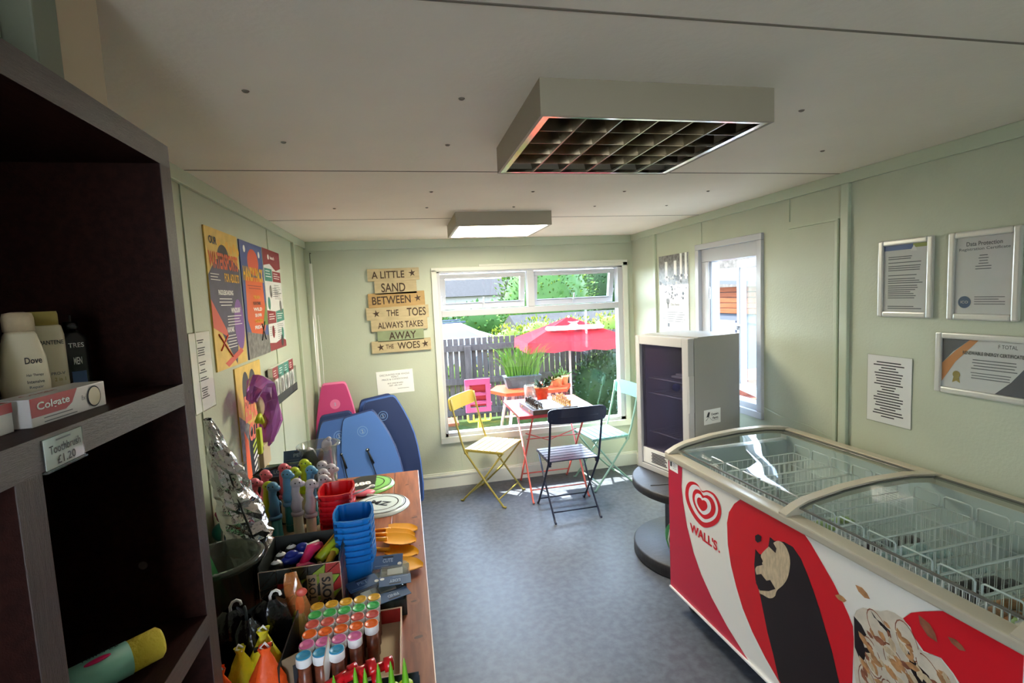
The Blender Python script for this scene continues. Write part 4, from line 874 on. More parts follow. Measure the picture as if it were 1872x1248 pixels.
tag(MB().ell((0, 0, .022), (.035, .025, .022), 'bottle_cream').box((.0, 0, .02), (.05, .035, .03), 'towel_yellow', bev=.008).build('cloth_bundle', M=T(-.66, .93, 1.082, .5)), 'pale cloth bundle at the back of the lower shelf', 'cloth')

# ---------------------------------------------------------------- long pine table
t = thing('pine_table', 'long reddish pine table along the left wall, covered in goods', 'table', T(0, 0, 0))
TX0, TX1, TY0, TY1, TZ = -.765, .02, 1.11, 2.86, .72
m = MB(); bw = (TX1 - TX0) / 6
for k in range(6): m.bx((TX0 + bw * k + .0006, TY0, TZ - .035), (TX0 + bw * (k + 1) - .0006, TY1, TZ), 'pine', bev=.003)
m.build('tabletop', t)
for x, y, s in ((-.015, 2.22, .014), (-.045, 2.64, .010), (-.02, 1.40, .013), (-.03, 1.58, .010), (0, 1.95, .004), (-.06, 2.46, .008)): MB().disc(0, 0, s, 0, 'knot', seg=12, ry=s * .5).disc(0, 0, s * 1.9, -.0004, 'pine', seg=12).build('knot', t, T(x, y, TZ + .0008, .2))
for x in (TX0 + .06, TX1 - .06):
    for y in (TY0 + .08, TY1 - .08): MB().box((x, y, (TZ - .035) / 2), (.07, .07, TZ - .035), 'pine', bev=.004).build('leg', t)
MB().bx((TX0 + .05, TY0 + .06, TZ - .13), (TX1 - .05, TY1 - .06, TZ - .035), 'pine').build('apron', t)
ZT = TZ + .0005

# ---- toys
def castle_bucket(mt, label, grp, M, handle=False, src={}):
    if mt in src and not handle: o = clone(src[mt], M, label)
    else:
        t = thing('sand_bucket', label, 'bucket', M, grp); m = MB(); n = 4; W, D, h_ = .062, .078, .115
        def ring(s, z): 
            out = []
            for k in range(32):
                a = 2 * PI * k / 32; cx, cy = math.cos(a), math.sin(a); f = 1 + .035 * math.cos(8 * a); out.append((math.copysign(abs(cx) ** .45, cx) * W * s * f, math.copysign(abs(cy) ** .45, cy) * D * s * f, z))
            return out
        R = [ring(.02, .004), ring(.72, .0), ring(.80, .04), ring(.88, .08), ring(.92, .105), ring(1.04, .108), ring(1.04, .115), ring(.93, .115), ring(.86, .08), ring(.72, .006), ring(.02, .006)]
        vs = [p for r_ in R for p in r_]; fs = [(i * 32 + k, i * 32 + (k + 1) % 32, (i + 1) * 32 + (k + 1) % 32, (i + 1) * 32 + k) for i in range(len(R) - 1) for k in range(32)]
        m.add(vs, fs, mt, smooth=False); m.build('bucket', t); o = t
        if handle: MB().tube([(.064, -.05, .10), (.10, -.075, .118), (.13, -.05, .122)], .004, 'white', 6).lathe([(.006, -.002), (.011, -.002), (.011, .002), (.006, .002)], 'white', T(.134, -.047, .122)).build('handle', t)
        else: src[mt] = o
    if grp: o['group'] = grp
    return o
for k in range(8): castle_bucket('blue_plastic', 'topmost blue castle bucket of the nested stack' if k == 7 else 'blue castle bucket nested in the lower part of its stack', 'nested blue castle buckets', T(-.215, 1.735, ZT + .0205 * k, .05) @ Matrix.Rotation(.02, 4, 'Y'))
for k in range(8): castle_bucket('red_plastic', 'topmost red castle bucket of the nested stack with white handle' if k == 7 else 'red castle bucket nested in the lower part of its stack', 'nested red castle buckets', T(-.298, 1.985, ZT + .0205 * k, .02), handle=(k == 7))

def frisbee(M, label, ring_m, mid_m, words, wm):
    t = thing('flying_disc', label, 'frisbee', M)
    MB().lathe([(0, .016), (.10, .016), (.125, .013), (.135, .003), (.137, 0), (.133, 0), (.13, .004), (.12, .010), (.0, .012)], ring_m, seg=48).build('disc', t)
    m = MB()
    for r_ in (.121, .112, .086): m.add([(q * math.cos(2 * PI * k / 48), q * math.sin(2 * PI * k / 48), .0168 if q < .101 else .0148) for k in range(48) for q in (r_, r_ - .005)], [(2 * k, 2 * k + 1, (2 * k + 3) % 96, (2 * k + 2) % 96) for k in range(48)], mid_m)
    m.text(words, 0, 0, .10, .045, .0172, wm, bold=.03).build('print', t)
    return t
frisbee(T(-.17, 2.395, ZT, -.5), 'white flying disc with grey rings lying flat on pine table', 'frisbee_white', 'slate_grey', 'MZ', 'slate_grey')
f = frisbee(T(-.245, 2.69, ZT, .2), 'green and black flying disc at the far end of the pine table', 'frisbee_green', 'black', 'FLY', 'black')
MB().flat([(-.13, -.06), (.02, -.10), (.06, .10), (-.02, .12), (-.11, .06)], .018, 'black').text('688', -.03, .0, .09, .05, .0184, 'paper', bold=.04).build('sleeve', f)
t = thing('toy_racket', 'small pink and white plastic toy between the two flying discs', 'toy', T(-.26, 2.56, ZT)); MB().ell((0, 0, .014), (.06, .035, .014), 'fig_pink').ell((-.10, .03, .014), (.035, .03, .013), 'white').tube([(-.06, .01, .012), (.09, -.06, .012)], .006, 'white').build('body', t)

def spade(M, label):
    t = thing('toy_spade', label, 'spade', M, 'yellow toy spades'); m = MB(); vs = []; fs = []; nx, ny = 10, 6
    for i in range(nx + 1):
        for j in range(ny + 1):
            u = i / nx; v = j / ny * 2 - 1; W = .045 * (1 - max(0, u - .6) ** 2 * 4.5) * (.75 + .25 * min(1, u * 5)); vs.append((.02 + u * .12, v * W, .012 * v * v * (1 - .5 * u) + .012 - .008 * u))
    for i in range(nx):
        for j in range(ny): q = i * (ny + 1) + j; fs.append((q, q + ny + 1, q + ny + 2, q + 1))
    n0 = len(vs); vs += [(x, y, z + .003) for x, y, z in vs]; fs = [f[::-1] for f in fs] + [tuple(k + n0 for k in f) for f in fs]
    m.add(vs, fs, 'yellow_plastic', smooth=True); m.build('blade', t)
    MB().tube([(.03, 0, .020), (0, 0, .020), (-.10, 0, .022), (-.12, 0, .022)], [.009, .008, .007, .007], 'yellow_plastic', 8).tube([(-.12, 0, .022), (-.135, .024, .022), (-.165, .022, .022), (-.17, 0, .022), (-.165, -.022, .022), (-.135, -.024, .022)], .005, 'yellow_plastic', 6, closed=True).build('handle', t)
    return t
sp0 = spade(T(-.145, 2.09, ZT, -.06), 'yellow toy spade, furthest of the fanned ones beside the blue buckets')
for x, y, z, a, ry, l in ((-.155, 2.02, .014, -.18, 0, 'orange-yellow toy spade, second from the white disc'), (-.14, 1.90, .01, -.35, 0, 'yellow toy spade, middle of the fanned ones, broad blade up'), (-.15, 1.945, .030, -.22, 0, 'yellow toy spade lying on top of the middle ones'), (-.13, 1.80, .006, -.25, 0, 'yellow toy spade nearest the blue carded packs')):
    clone(sp0, T(x, y, ZT + z, a, 0, ry), l)

def carded(M, label, lines_=('PET', 'LOST'), grp=None, w_=.10):
    t = thing('carded_pack', label, 'pack', M, grp); h_ = .055
    m = MB().bx((-w_ / 2, 0, 0), (w_ / 2, h_, .0016), 'card_blue').text(lines_[0], 0, h_ * .55, w_ * .34, .016, .0022, 'cert_blue' if 0 else 'pale_line', bold=.03).disc(w_ * .4, .012, .007, .0022, 'paper').lines(-w_ * .42, w_ * .1, .010, .006, 1, .0022, 'pale_line').bx((-.018, h_ - .012, .0014), (.018, h_ - .007, .002), 'black')
    m.build('header_card', t); MB().box((0, -.035, -.004), (w_ * .95, .07, .012), 'clear_plastic', bev=.004).box((0, -.032, -.004), (w_ * .5, .04, .007), 'white', bev=.002).build('blister', t)
    return t
carded(T(-.155, 1.705, ZT + .055, .5, .25), 'blue header card standing against the blue buckets, left of two')
carded(T(-.112, 1.70, ZT + .06, -.05, .35), 'blue header card pack, right of the two against the spades', ('CUTE',))
carded(T(-.175, 1.60, ZT + .058, .45, .1), 'blue header card pack sloping towards the geometric box', ('PET',))
carded(T(-.085, 1.62, ZT + .072, PI + .02, .0), 'blue header card pack lying upside down on top of the heap', ('LOST',))
carded(T(-.10, 1.555, ZT + .060, PI + .35, .05), 'blue header card pack with white blister nearest the bubble tubes', ('FIND',))
t = thing('storage_jar', 'clear tub full of white rings between spades and carded packs', 'tub', T(-.09, 1.715, ZT)); MB().lathe([(0, .002), (.04, .002), (.048, .05), (.05, .052)], 'clear_plastic', seg=24).build('tub', t)
for a in range(5): MB().lathe([(.010, -.003), (.018, -.003), (.018, .003), (.010, .003)], 'white', T(.026 * math.cos(a * 1.25), .026 * math.sin(a * 1.25), .035, 0, .6, .4), 14).build('ring', t)
t = thing('carton', 'open clear carton holding the blue carded packs on the pine table', 'box', T(-.125, 1.575, ZT)); m = MB()
for a, b in (((-.09, -.06, 0), (.075, -.058, .05)), ((-.09, .06, 0), (.075, .062, .05)), ((-.09, -.06, 0), (-.088, .06, .05)), ((.073, -.06, 0), (.075, .06, .05)), ((-.09, -.06, 0), (.075, .06, .002))): m.bx(a, b, 'smoke_plastic')
m.build('walls', t); MB().lathe([(0, 0), (.016, 0), (.016, .055), (0, .057)], 'slate_grey', T(.05, -.035, .003), 14).lathe([(0, 0), (.016, 0), (.016, .055), (0, .057)], 'zinc', T(.012, -.035, .003), 14).build('tube', t)

# bubble tubes in their red tray
t = thing('display_tray', 'red cardboard tray holding the bubble tubes on the pine table', 'tray', T(-.19, 1.345, ZT)); TW, TD = .25, .28; m = MB()
for a, b in (((-TW / 2, -TD / 2, 0), (TW / 2, TD / 2, .002)), ((-TW / 2, -TD / 2, .002), (-TW / 2 + .002, TD / 2, .045)), ((TW / 2 - .002, -TD / 2, .002), (TW / 2, TD / 2, .045)), ((-TW / 2 + .002, -TD / 2, .002), (TW / 2 - .002, -TD / 2 + .002, .045)), ((-TW / 2 + .002, TD / 2 - .002, .002), (TW / 2 - .002, TD / 2, .045))): m.bx(a, b, 'tray_red')
m.bx((TW / 2 - .003, -TD / 2, .045), (TW / 2 + .001, TD / 2, .047), 'tray_edge').bx((-TW / 2, TD / 2 - .003, .045), (TW / 2, TD / 2 + .001, .047), 'tray_edge').bx((-TW / 2 + .002, -TD / 2 + .002, .002), (TW / 2 - .002, TD / 2 - .002, .003), 'beige_card').bx((-TW / 2, -TD / 2 - .001, .044), (TW / 2, -TD / 2 + .002, .0465), 'tray_edge')
m.build('tray', t)
MB().flat([(-.02, 0), (.035, .055), (.04, .13), (-.01, .09)], 0, 'tray_edge').flat([(-.015, .01), (.03, .055), (.035, .12), (-.008, .085)], .0006, 'paper').build('flap', t, basis((-.045, -.14, .03), (.2, 1, 0), (0, .2, 1)))
rows_ = [('cap_blue', 'blue', (0, 1, 2)), ('cap_pink', 'pink', (0, 1, 2, 3)), ('cap_orange', 'orange', range(5)), ('cap_red', 'red', range(5)), ('cap_green', 'green', range(5)), ('cap_yellow', 'yellow', range(5))]
for r_, (mt, word, cols) in enumerate(rows_):
    src = None
    for c_ in cols:
        M = T(-.292 + .0385 * c_, 1.237 + .0405 * r_, ZT + .0032)
        if src is None:
            src = t = thing('bubble_tube', '%s-lidded bubble tube in the %s row of the red tray' % (word, ['front', 'second', 'third', 'fourth', 'fifth', 'back'][r_]), 'bubble tube', M, '%s-lidded bubble tubes' % word)
            MB().lathe([(0, 0), (.0155, 0), (.0155, .094), (0, .094)], 'tube_brown', seg=18).build('tube', t)
            MB().lathe([(.0165, .091), (.0185, .093), (.0187, .112), (.0180, .1135)], 'white', seg=22).lathe([(.0180, .1135), (.0176, .1155), (.0155, .1162), (.0145, .1152), (0, .1152)], mt, seg=22).flat([(-.008, -.002), (.008, -.002), (.008, .002), (-.008, .002)], .1158, mt).disc(0, 0, .007, .1158, mt, seg=10).build('lid', t)
        else: clone(src, M)

# the geometric patterned box of novelties
t = thing('display_box', 'geometric patterned display box lettered BOYS, full of small toys', 'box', T(-.355, 1.65, ZT)); BW, BD, BH = .23, .20, .20; m = MB()
for a, b in (((-BW / 2, -BD / 2, 0), (BW / 2, BD / 2, .002)), ((-BW / 2, -BD / 2, .002), (-BW / 2 + .003, BD / 2, BH)), ((BW / 2 - .003, -BD / 2, .002), (BW / 2, BD / 2, BH)), ((-BW / 2 + .003, -BD / 2, .002), (BW / 2 - .003, -BD / 2 + .003, BH - .015)), ((-BW / 2 + .003, BD / 2 - .003, .002), (BW / 2 - .003, BD / 2, BH))): m.bx(a, b, 'box_geo_dark')
rr = random.Random(2)
for side, (Mx, WW) in enumerate(((basis((-BW / 2, -BD / 2 - .0008, 0), (1, 0, 0), (0, 0, 1)), BW), (basis((BW / 2 + .0008, -BD / 2, 0), (0, 1, 0), (0, 0, 1)), BD))):
    nx, ny = 5, 4; g = [[(min(WW, max(0, WW * i / nx + (rr.uniform(-.012, .012) if 0 < i < nx else 0))), min(BH - .016, max(0, (BH - .016) * j / ny + (rr.uniform(-.012, .012) if 0 < j < ny else 0)))) for j in range(ny + 1)] for i in range(nx + 1)]
    for i in range(nx):
        for j in range(ny):
            for tri in ((g[i][j], g[i + 1][j], g[i + 1][j + 1]), (g[i][j], g[i + 1][j + 1], g[i][j + 1])):
                c_ = rr.choice(['box_geo_dark', 'box_geo_dark', 'box_geo_red']) if (side == 0 and i < 2) else rr.choice(['box_geo_red', 'box_geo_red', 'box_geo_green', 'box_geo_dark'] if side == 0 else ['box_geo_pink', 'box_geo_red', 'box_geo_pink', 'cert_grey'])
                m.flat(tri, 0, c_, Mx)
                for q in range(3):
                    a, b = tri[q], tri[(q + 1) % 3]; dx, dy = b[0] - a[0], b[1] - a[1]; l = math.hypot(dx, dy) or 1; ox, oy = -dy / l * .0009, dx / l * .0009
                    m.flat([(a[0] - ox, a[1] - oy), (b[0] - ox, b[1] - oy), (b[0] + ox, b[1] + oy), (a[0] + ox, a[1] + oy)], .0004, 'tray_edge', Mx)
    if side == 0:
        m.bx((.168, .028, .0006), (.206, .155, .001), 'kraft', Mx, bev=.0001).bx((.132, .045, .0006), (.160, .155, .001), 'kraft', Mx)
        m.text('BOYS', 0, 0, .085, .026, 0, 'black', Mx @ basis((.187, .10, .0014), (0, 1, 0), (-1, 0, 0)), bold=.03).text('& Us', 0, 0, .03, .014, 0, 'black', Mx @ basis((.19, .042, .0014), (0, 1, 0), (-1, 0, 0)), bold=.03).text('TOYS', 0, 0, .07, .02, 0, 'black', Mx @ basis((.146, .11, .0014), (0, 1, 0), (-1, 0, 0)), bold=.03)
m.build('carton', t)
MB().bx((-BW / 2 + .003, -BD / 2 + .003, .12), (BW / 2 - .003, BD / 2 - .003, .123), 'box_geo_dark').build('inner_tray', t)
BXM = T(-.355, 1.65, ZT + .1235)
def toy(mb, name, x, y, rz, label, cat='toy', grp=None, z=0, rx=0, ry=0): return tag(mb.build(name, M=BXM @ T(x, y, z, rz, rx, ry)), label, cat, grp)
def toycar(mt): return MB().ell((0, 0, .030), (.042, .018, .018), mt).ell((-.004, 0, .045), (.022, .014, .014), mt).tube([(.02, -.02, .015), (.02, .02, .015)], .010, 'black', 8).tube([(-.022, -.02, .015), (-.022, .02, .015)], .010, 'black', 8)
toy(MB().tube([(-.04, 0, .02), (.0, 0, .055), (.04, 0, .05)], [.012, .018, .012], 'hot_pink').tube([(-.02, .01, .03), (0, .012, .066), (.04, .01, .06)], .006, 'paper').box((-.045, 0, .015), (.02, .02, .03), 'pink', bev=.004), 'toy_whistle', .012, .02, .9, 'hot pink and white toy in the middle of the patterned box')
toy(MB().tube([(-.035, -.01, .012), (-.01, .005, .03), (.02, 0, .035), (.035, .01, .02)], .010, 'pink').tube([(-.03, .018, .01), (.0, .02, .03), (.03, .018, .02)], .005, 'hot_pink'), 'toy_ring', -.005, -.05, .3, 'tangled pink toy rings at the front of the patterned box')
toy(MB().tube([(-.05, 0, .03), (.05, 0, .06)], .016, 'lime').tube([(-.045, .022, .03), (.045, .022, .065)], .004, 'cap_yellow').tube([(-.04, -.022, .03), (.045, -.022, .062)], .004, 'cap_yellow'), 'toy_plane', .068, .03, .95, 'yellow toy with long bars at the right of the patterned box')
toy(MB().tube([(-.03, 0, .02), (.03, 0, .05)], .011, 'cap_yellow').ell((.035, 0, .05), (.014, .014, .012), 'lime'), 'toy_plane', .075, -.045, 1.2, 'shorter yellow toy in front of the long-barred one')
toy(MB().tube([(-.025, 0, .02), (.02, 0, .04)], [.012, .007], 'beige_card'), 'toy_whistle', .045, -.07, 1.4, 'pale beige toy at the front edge of the patterned box')
toy(toycar('deep_blue'), 'toy_car', -.045, .02, .5, 'deep blue toy car, larger one in the patterned box', 'toy car'); toy(toycar('deep_blue'), 'toy_car', -.02, .065, .1, 'deep blue toy car at the back of the patterned box', 'toy car')
for x, y, l in ((-.085, -.02, 'front'), (-.082, .03, 'middle'), (-.06, .075, 'rear')):
    toy(MB().ell((0, 0, .03), (.020, .016, .024), 'white').lathe([(.0165, .0), (.021, .01), (.0205, .02), (.0165, .03)], 'black', T(0, 0, .015)).tube([(-.015, 0, .03), (.0, .0, .056), (.015, 0, .03)], .004, 'black'), 'toy_whistle', x, y, .4, 'black and white striped toy, %s of three at the left of the box' % l)

# crinkled cellophane bag with a dinosaur toy
t = thing('toy_bag', 'tall orange cellophane toy bag in front of the patterned box', 'toy', T(-.345, 1.44, ZT, .15) @ Matrix.Rotation(math.radians(-8), 4, 'X'))
m = MB(); rr = random.Random(8); vs = []; fs = []
for side in (1, -1):
    for i in range(15):
        for j in range(7):
            v = i / 14; u = j / 6 * 2 - 1; W = .034 * (1 - .75 * max(0, v - .55) * 1.6) * (.9 + .1 * math.sin(v * 9)); vs.append((u * W + .012 * math.sin(v * 5), side * .014 * (1 - u * u) * (1 - v * .6) * math.sin(PI * min(1, v * 1.05 + .02)) ** .4 + rr.uniform(-.003, .003) * (1 - abs(u)), v * .215))
    o_ = 0 if side == 1 else 105
    for i in range(14):
        for j in range(6): q = (o_ + i * 7 + j, o_ + i * 7 + j + 1, o_ + (i + 1) * 7 + j + 1, o_ + (i + 1) * 7 + j); fs.append(q if side == -1 else q[::-1])
m.add(vs, fs, 'orange_film'); m.build('wrapper', t)
MB().ell((.0, .0, .06), (.022, .008, .05), 'green_spike').ell((.006, 0, .12), (.012, .007, .03), 'cap_orange').ell((.012, -.002, .155), (.016, .007, .012), 'cap_red').build('figure', t)
MB().box((.036, 0, .06), (.012, .004, .09), 'packet_green', bev=.001).build('side_flap', t)

# folded umbrellas, ponchos
def umbrella(M, label, hook='white'):
    t = thing('folded_umbrella', label, 'umbrella', M); m = MB(); n = 20; R = []
    for z, r_ in ((0, .008), (.02, .026), (.06, .042), (.10, .048), (.14, .040), (.165, .016)):
        R.append([(r_ * (1 + .16 * math.cos(5 * 2 * PI * k / n + z * 20)) * math.cos(2 * PI * k / n), r_ * (1 + .16 * math.cos(5 * 2 * PI * k / n + z * 20)) * .7 * math.sin(2 * PI * k / n), z) for k in range(n)])
    m.add([p for r_ in R for p in r_], [(i * n + k, i * n + (k + 1) % n, (i + 1) * n + (k + 1) % n, (i + 1) * n + k) for i in range(5) for k in range(n)], 'black_plastic', smooth=True); m.build('canopy', t)
    MB().tube([(0, 0, .155), (0, 0, .172), (.006, 0, .183), (.016, 0, .186), (.024, 0, .180), (.026, 0, .170)], .0038, hook, 8).build('hook', t)
    return t
umbrella(T(-.405, 1.42, ZT + .012, .1) @ Matrix.Rotation(.05, 4, 'X'), 'black folded umbrella with pale hook, leaning by the cellophane bag')
umbrella(T(-.50, 1.40, ZT + .005, .3), 'black folded umbrella nearest the bookshelf, small white hook')
umbrella(T(-.45, 1.36, ZT, 2.0), 'black folded umbrella in front of the two hooked ones', 'zinc')
t = thing('shop_bin', 'low black crate holding folded umbrellas and ponchos', 'crate', T(-.43, 1.35, ZT)); m = MB()
for a, b in (((-.10, -.13, 0), (.085, .13, .004)), ((-.10, -.13, .004), (-.097, .13, .09)), ((.082, -.13, .004), (.085, .13, .11)), ((-.10, .127, .004), (.085, .13, .11))): m.bx(a, b, 'black')
m.build('walls', t)
t = thing('paper_roll', 'grey speckled tube lying across behind the umbrellas', 'roll', T(-.42, 1.50, ZT)); MB().tube([(-.09, -.03, .09), (.07, .03, .145)], .014, 'slate_grey', 12).build('tube', t); MB().tube([(-.06, 0, .02), (-.06, 0, .09)], .004, 'slate_grey').tube([(.06, .02, .0), (.06, .02, .13)], .004, 'slate_grey').build('support', t)
def poncho(M, mt, label, s=1):
    t = thing('packed_poncho', label, 'poncho', M); m = MB(); n = 16; rr = random.Random(int(s * 100)); R = []
    for z, r_ in ((0, .020), (.03, .034), (.06, .032), (.09, .020), (.115, .009), (.13, .014)):
        R.append([(r_ * s * (1 + .18 * math.cos(4 * 2 * PI * k / n + z * 30)) * math.cos(2 * PI * k / n), r_ * s * .8 * (1 + .18 * math.cos(4 * 2 * PI * k / n + z * 30)) * math.sin(2 * PI * k / n), z * s) for k in range(n)])
    m.add([p for r_ in R for p in r_], [(i * n + k, i * n + (k + 1) % n, (i + 1) * n + (k + 1) % n, (i + 1) * n + k) for i in range(5) for k in range(n)], mt, smooth=True).add(R[0], [tuple(reversed(range(n)))], mt); m.build('fabric', t)
    MB().tube([(.010, 0, .122 * s), (0, .004, .135 * s), (-.010, 0, .130 * s), (0, -.006, .122 * s)], .003, 'white', 6, closed=True).build('cord', t)
poncho(T(-.395, 1.30, ZT + .02, .3), 'hivis_yellow', 'yellow packed poncho with white cord in front of umbrellas', 1.1)
poncho(T(-.375, 1.235, ZT + .01, .3), 'hivis_orange', 'bright orange packed poncho nearest the kraft card', 1.15)
poncho(T(-.465, 1.20, ZT + .01, .7), 'hivis_orange', 'bright orange packed poncho nearest the bookshelf', 1.05)
poncho(T(-.445, 1.28, ZT + .015, .9), 'hivis_yellow', 'yellow packed poncho with a dark band, by the bookshelf', .95)
tag(MB().tube([(-.02, 0, 0), (.02, .008, .006)], .006, 'black_plastic').build('torch', M=T(-.388, 1.262, ZT + .135)), 'short black rod lying on the yellow and orange ponchos', 'torch')
tag(MB().box((0, 0, .055), (.09, .003, .10), 'kraft').bx((.0, -.003, .03), (.02, -.0016, .08), 'ink').build('card', M=T(-.325, 1.262, ZT, .55)), 'plain kraft card with dark print beside the bubble tubes', 'card')
tag(MB().box((0, 0, .05), (.05, .03, .10), 'red_plastic', bev=.004).build('red_packet', M=T(-.515, 1.48, ZT, .3)), 'red packet standing between bookshelf and black umbrellas', 'packet')

# front box of red wands and green spikes
t = thing('display_box', 'grey card box of green-tipped toys at the bottom photo edge', 'box', T(-.13, 1.115, ZT)); m = MB()
for a, b in (((-.11, -.07, 0), (.11, .07, .002)), ((-.11, -.07, .002), (-.108, .07, .05)), ((.108, -.07, .002), (.11, .07, .05)), ((-.108, .068, .002), (.108, .07, .06)), ((-.108, -.07, .002), (.108, -.068, .05))): m.bx(a, b, 'slate_grey')
m.build('walls', t)
for k, (x, y, z) in enumerate(((-.212, 1.15, .062), (-.165, 1.152, .07), (-.142, 1.14, .072), (-.112, 1.14, .078), (-.083, 1.13, .085), (-.052, 1.125, .09))):
    t = thing('spiky_toy', 'green pointed toy, %s in the row at the bottom photo edge' % ['first from left', 'second from left', 'third from left', 'third from right', 'second from right', 'rightmost'][k], 'toy', T(x, y, ZT + .003), 'green pointed toys')
    MB().lathe([(0, 0), (.010, 0), (.010, z - .02), (.0075, z), (.004, z + .035), (.0012, z + .05), (0, z + .052)], 'green_spike', seg=12).build('spike', t)
    MB().lathe([(.0, z - .028), (.017, z - .026), (.017, z - .012), (0, z - .010)], ('teal_card', 'lime')[k > 3], seg=14).build('collar', t)
def redtoy(M, label):
    t = thing('toy_wand', label, 'toy', M); MB().tube([(-.03, 0, 0), (.03, 0, .004)], .011, 'red_plastic').tube([(0, 0, 0), (.002, -.02, -.035)], .010, 'red_plastic').lathe([(.006, -.012), (.016, -.010), (.016, .010), (.006, .012)], 'red_plastic', Matrix.Translation((.034, 0, .004)) @ Matrix.Rotation(PI / 2, 4, 'Y'), 12).build('body', t)
redtoy(T(-.205, 1.178, ZT + .082, .5), 'red plastic toy, left one in front of the bubble tray'); redtoy(T(-.165, 1.18, ZT + .088, .3), 'red plastic toy, middle one in front of the bubble tray'); redtoy(T(-.125, 1.185, ZT + .084, .2), 'red plastic toy, right one in front of the bubble tray')

# dinosaur bubble wands
def wand(M, mt, label, grp, src={}):
    if mt in src: o = clone(src[mt], M, label); o['group'] = grp; return o
    t = thing('bubble_wand', label, 'bubble wand', M, grp)
    MB().lathe([(0, 0), (.019, 0), (.020, .008), (.019, .108), (0, .11)], 'label_stripe' if mt in ('fig_grey', 'fig_lime', 'fig_pink') else 'fig_teal', seg=18).lathe([(.0205, .03 + .0), (.0207, .03)], 'paper').build('tube', t)
    MB().lathe([(.0, .108), (.024, .108), (.025, .118), (.022, .122), (.015, .124)], mt, seg=18).build('collar', t)
    m = MB().tube([(0, 0, .118), (-.003, 0, .145), (.002, 0, .172), (-.003, 0, .20), (.002, 0, .225), (.004, 0, .235)], [.018, .022, .019, .015, .017, .014], mt, 12)
    m.ell((.004, -.002, .238), (.023, .020, .020), mt).ell((.022, -.004, .232), (.016, .014, .012), mt).ell((.0, -.021, .243), (.003, .002, .003), 'black').ell((.016, -.018, .243), (.003, .002, .003), 'black').ell((.010, .010, .165), (.016, .008, .014), mt)
    m.build('dinosaur', t); src[mt] = t; return t
wl = [(-.640, 2.18, .005, 'fig_pink', -.10, 'pink dinosaur bubble wand, leftmost in front'), (-.598, 2.14, 0, 'fig_lime', .2, 'lime dinosaur bubble wand in the front row, left'), (-.553, 2.12, .0, 'fig_blue', -.15, 'blue dinosaur bubble wand at the front of the bunch'), (-.478, 2.135, .0, 'fig_grey', .0, 'grey dinosaur bubble wand at front, beside the lime ones'), (-.424, 2.10, .0, 'fig_grey', .1, 'grey dinosaur bubble wand, middle of the front row, right'), (-.378, 2.13, .006, 'fig_grey', .1, 'grey dinosaur bubble wand, rightmost of the front row'),
      (-.632, 2.27, .010, 'fig_pink', .1, 'pink dinosaur bubble wand standing behind the front pink one'), (-.520, 2.195, .022, 'fig_blue', -.05, 'tall blue dinosaur bubble wand behind the front blue one'), (-.515, 2.27, .008, 'fig_lime', .1, 'lime dinosaur bubble wand in the second row'), (-.480, 2.33, .02, 'fig_lime', 0, 'lime dinosaur bubble wand with its head highest'), (-.388, 2.20, .01, 'fig_grey', .1, 'grey dinosaur bubble wand in the second row, right'),
      (-.440, 2.25, .012, 'fig_blue', 0, 'blue dinosaur bubble wand in the third row'), (-.410, 2.31, .01, 'fig_grey', .1, 'grey dinosaur bubble wand in the back row, left'), (-.368, 2.27, .004, 'fig_grey', .1, 'grey dinosaur bubble wand in the back row, right'), (-.565, 2.32, .012, 'fig_pink', 0, 'pink dinosaur bubble wand at the back of the bunch')]
for x, y, dz, mt, tilt, l in wl: wand(T(x, y, ZT + .003 + dz, random.uniform(-.5, .3)) @ Matrix.Rotation(tilt * .3, 4, 'Y') @ Matrix.Diagonal((1.0, 1.0, 1.02, 1)), mt, l, 'dinosaur bubble wands')
t = thing('display_tray', 'low yellow-edged card tray under the dinosaur bubble wands', 'tray', T(-.52, 2.22, ZT)); m = MB()
for a, b in (((-.15, -.13, 0), (.17, .13, .002)), ((-.15, -.13, .002), (-.148, .13, .05)), ((.168, -.13, .002), (.17, .13, .05)), ((-.148, -.13, .002), (.168, -.128, .05)), ((-.148, .128, .002), (.168, .13, .05))): m.bx(a, b, 'kraft')
m.bx((-.15, -.131, .05), (.17, -.128, .052), 'cap_yellow'); m.build('tray', t)
for k, (x, y, mt, z) in enumerate(((-.625, 2.06, 'pink', .13), (-.585, 2.10, 'hot_pink', .135), (-.63, 2.0, 'fig_teal', .09), (-.585, 1.99, 'fig_blue', .07), (-.60, 2.02, 'deep_blue', .02), (-.575, 2.06, 'fig_teal', .05))):
    tag(MB().ell((0, 0, .035), (.042, .035, .035), mt).ell((.03, 0, .045), (.016, .016, .016), mt).ell((-.02, -.02, .05), (.02, .014, .016), mt).build('soft_toy', M=T(x - .095, y + .03, ZT + z, k)), ['dark pink soft toy at the left end of the wands', 'bright pink soft toy touching the leftmost wand', 'teal green soft toy under the pink ones', 'mid blue soft toy beside the leftmost wand', 'deep blue soft toy at the bottom of the heap', 'teal soft toy tucked behind the blue ones'][k], 'toy')
t = thing('display_basket', 'dark open crate holding the soft toys beside the wands', 'crate', T(-.70, 2.03, ZT)); m = MB()
for a, b in (((-.07, -.07, 0), (.06, .10, .003)), ((-.07, -.07, .003), (-.068, .10, .06)), ((.058, -.07, .003), (.06, .10, .06)), ((-.068, -.07, .003), (.058, -.068, .06)), ((-.068, .098, .003), (.058, .10, .06))): m.bx(a, b, 'black')
m.build('walls', t)
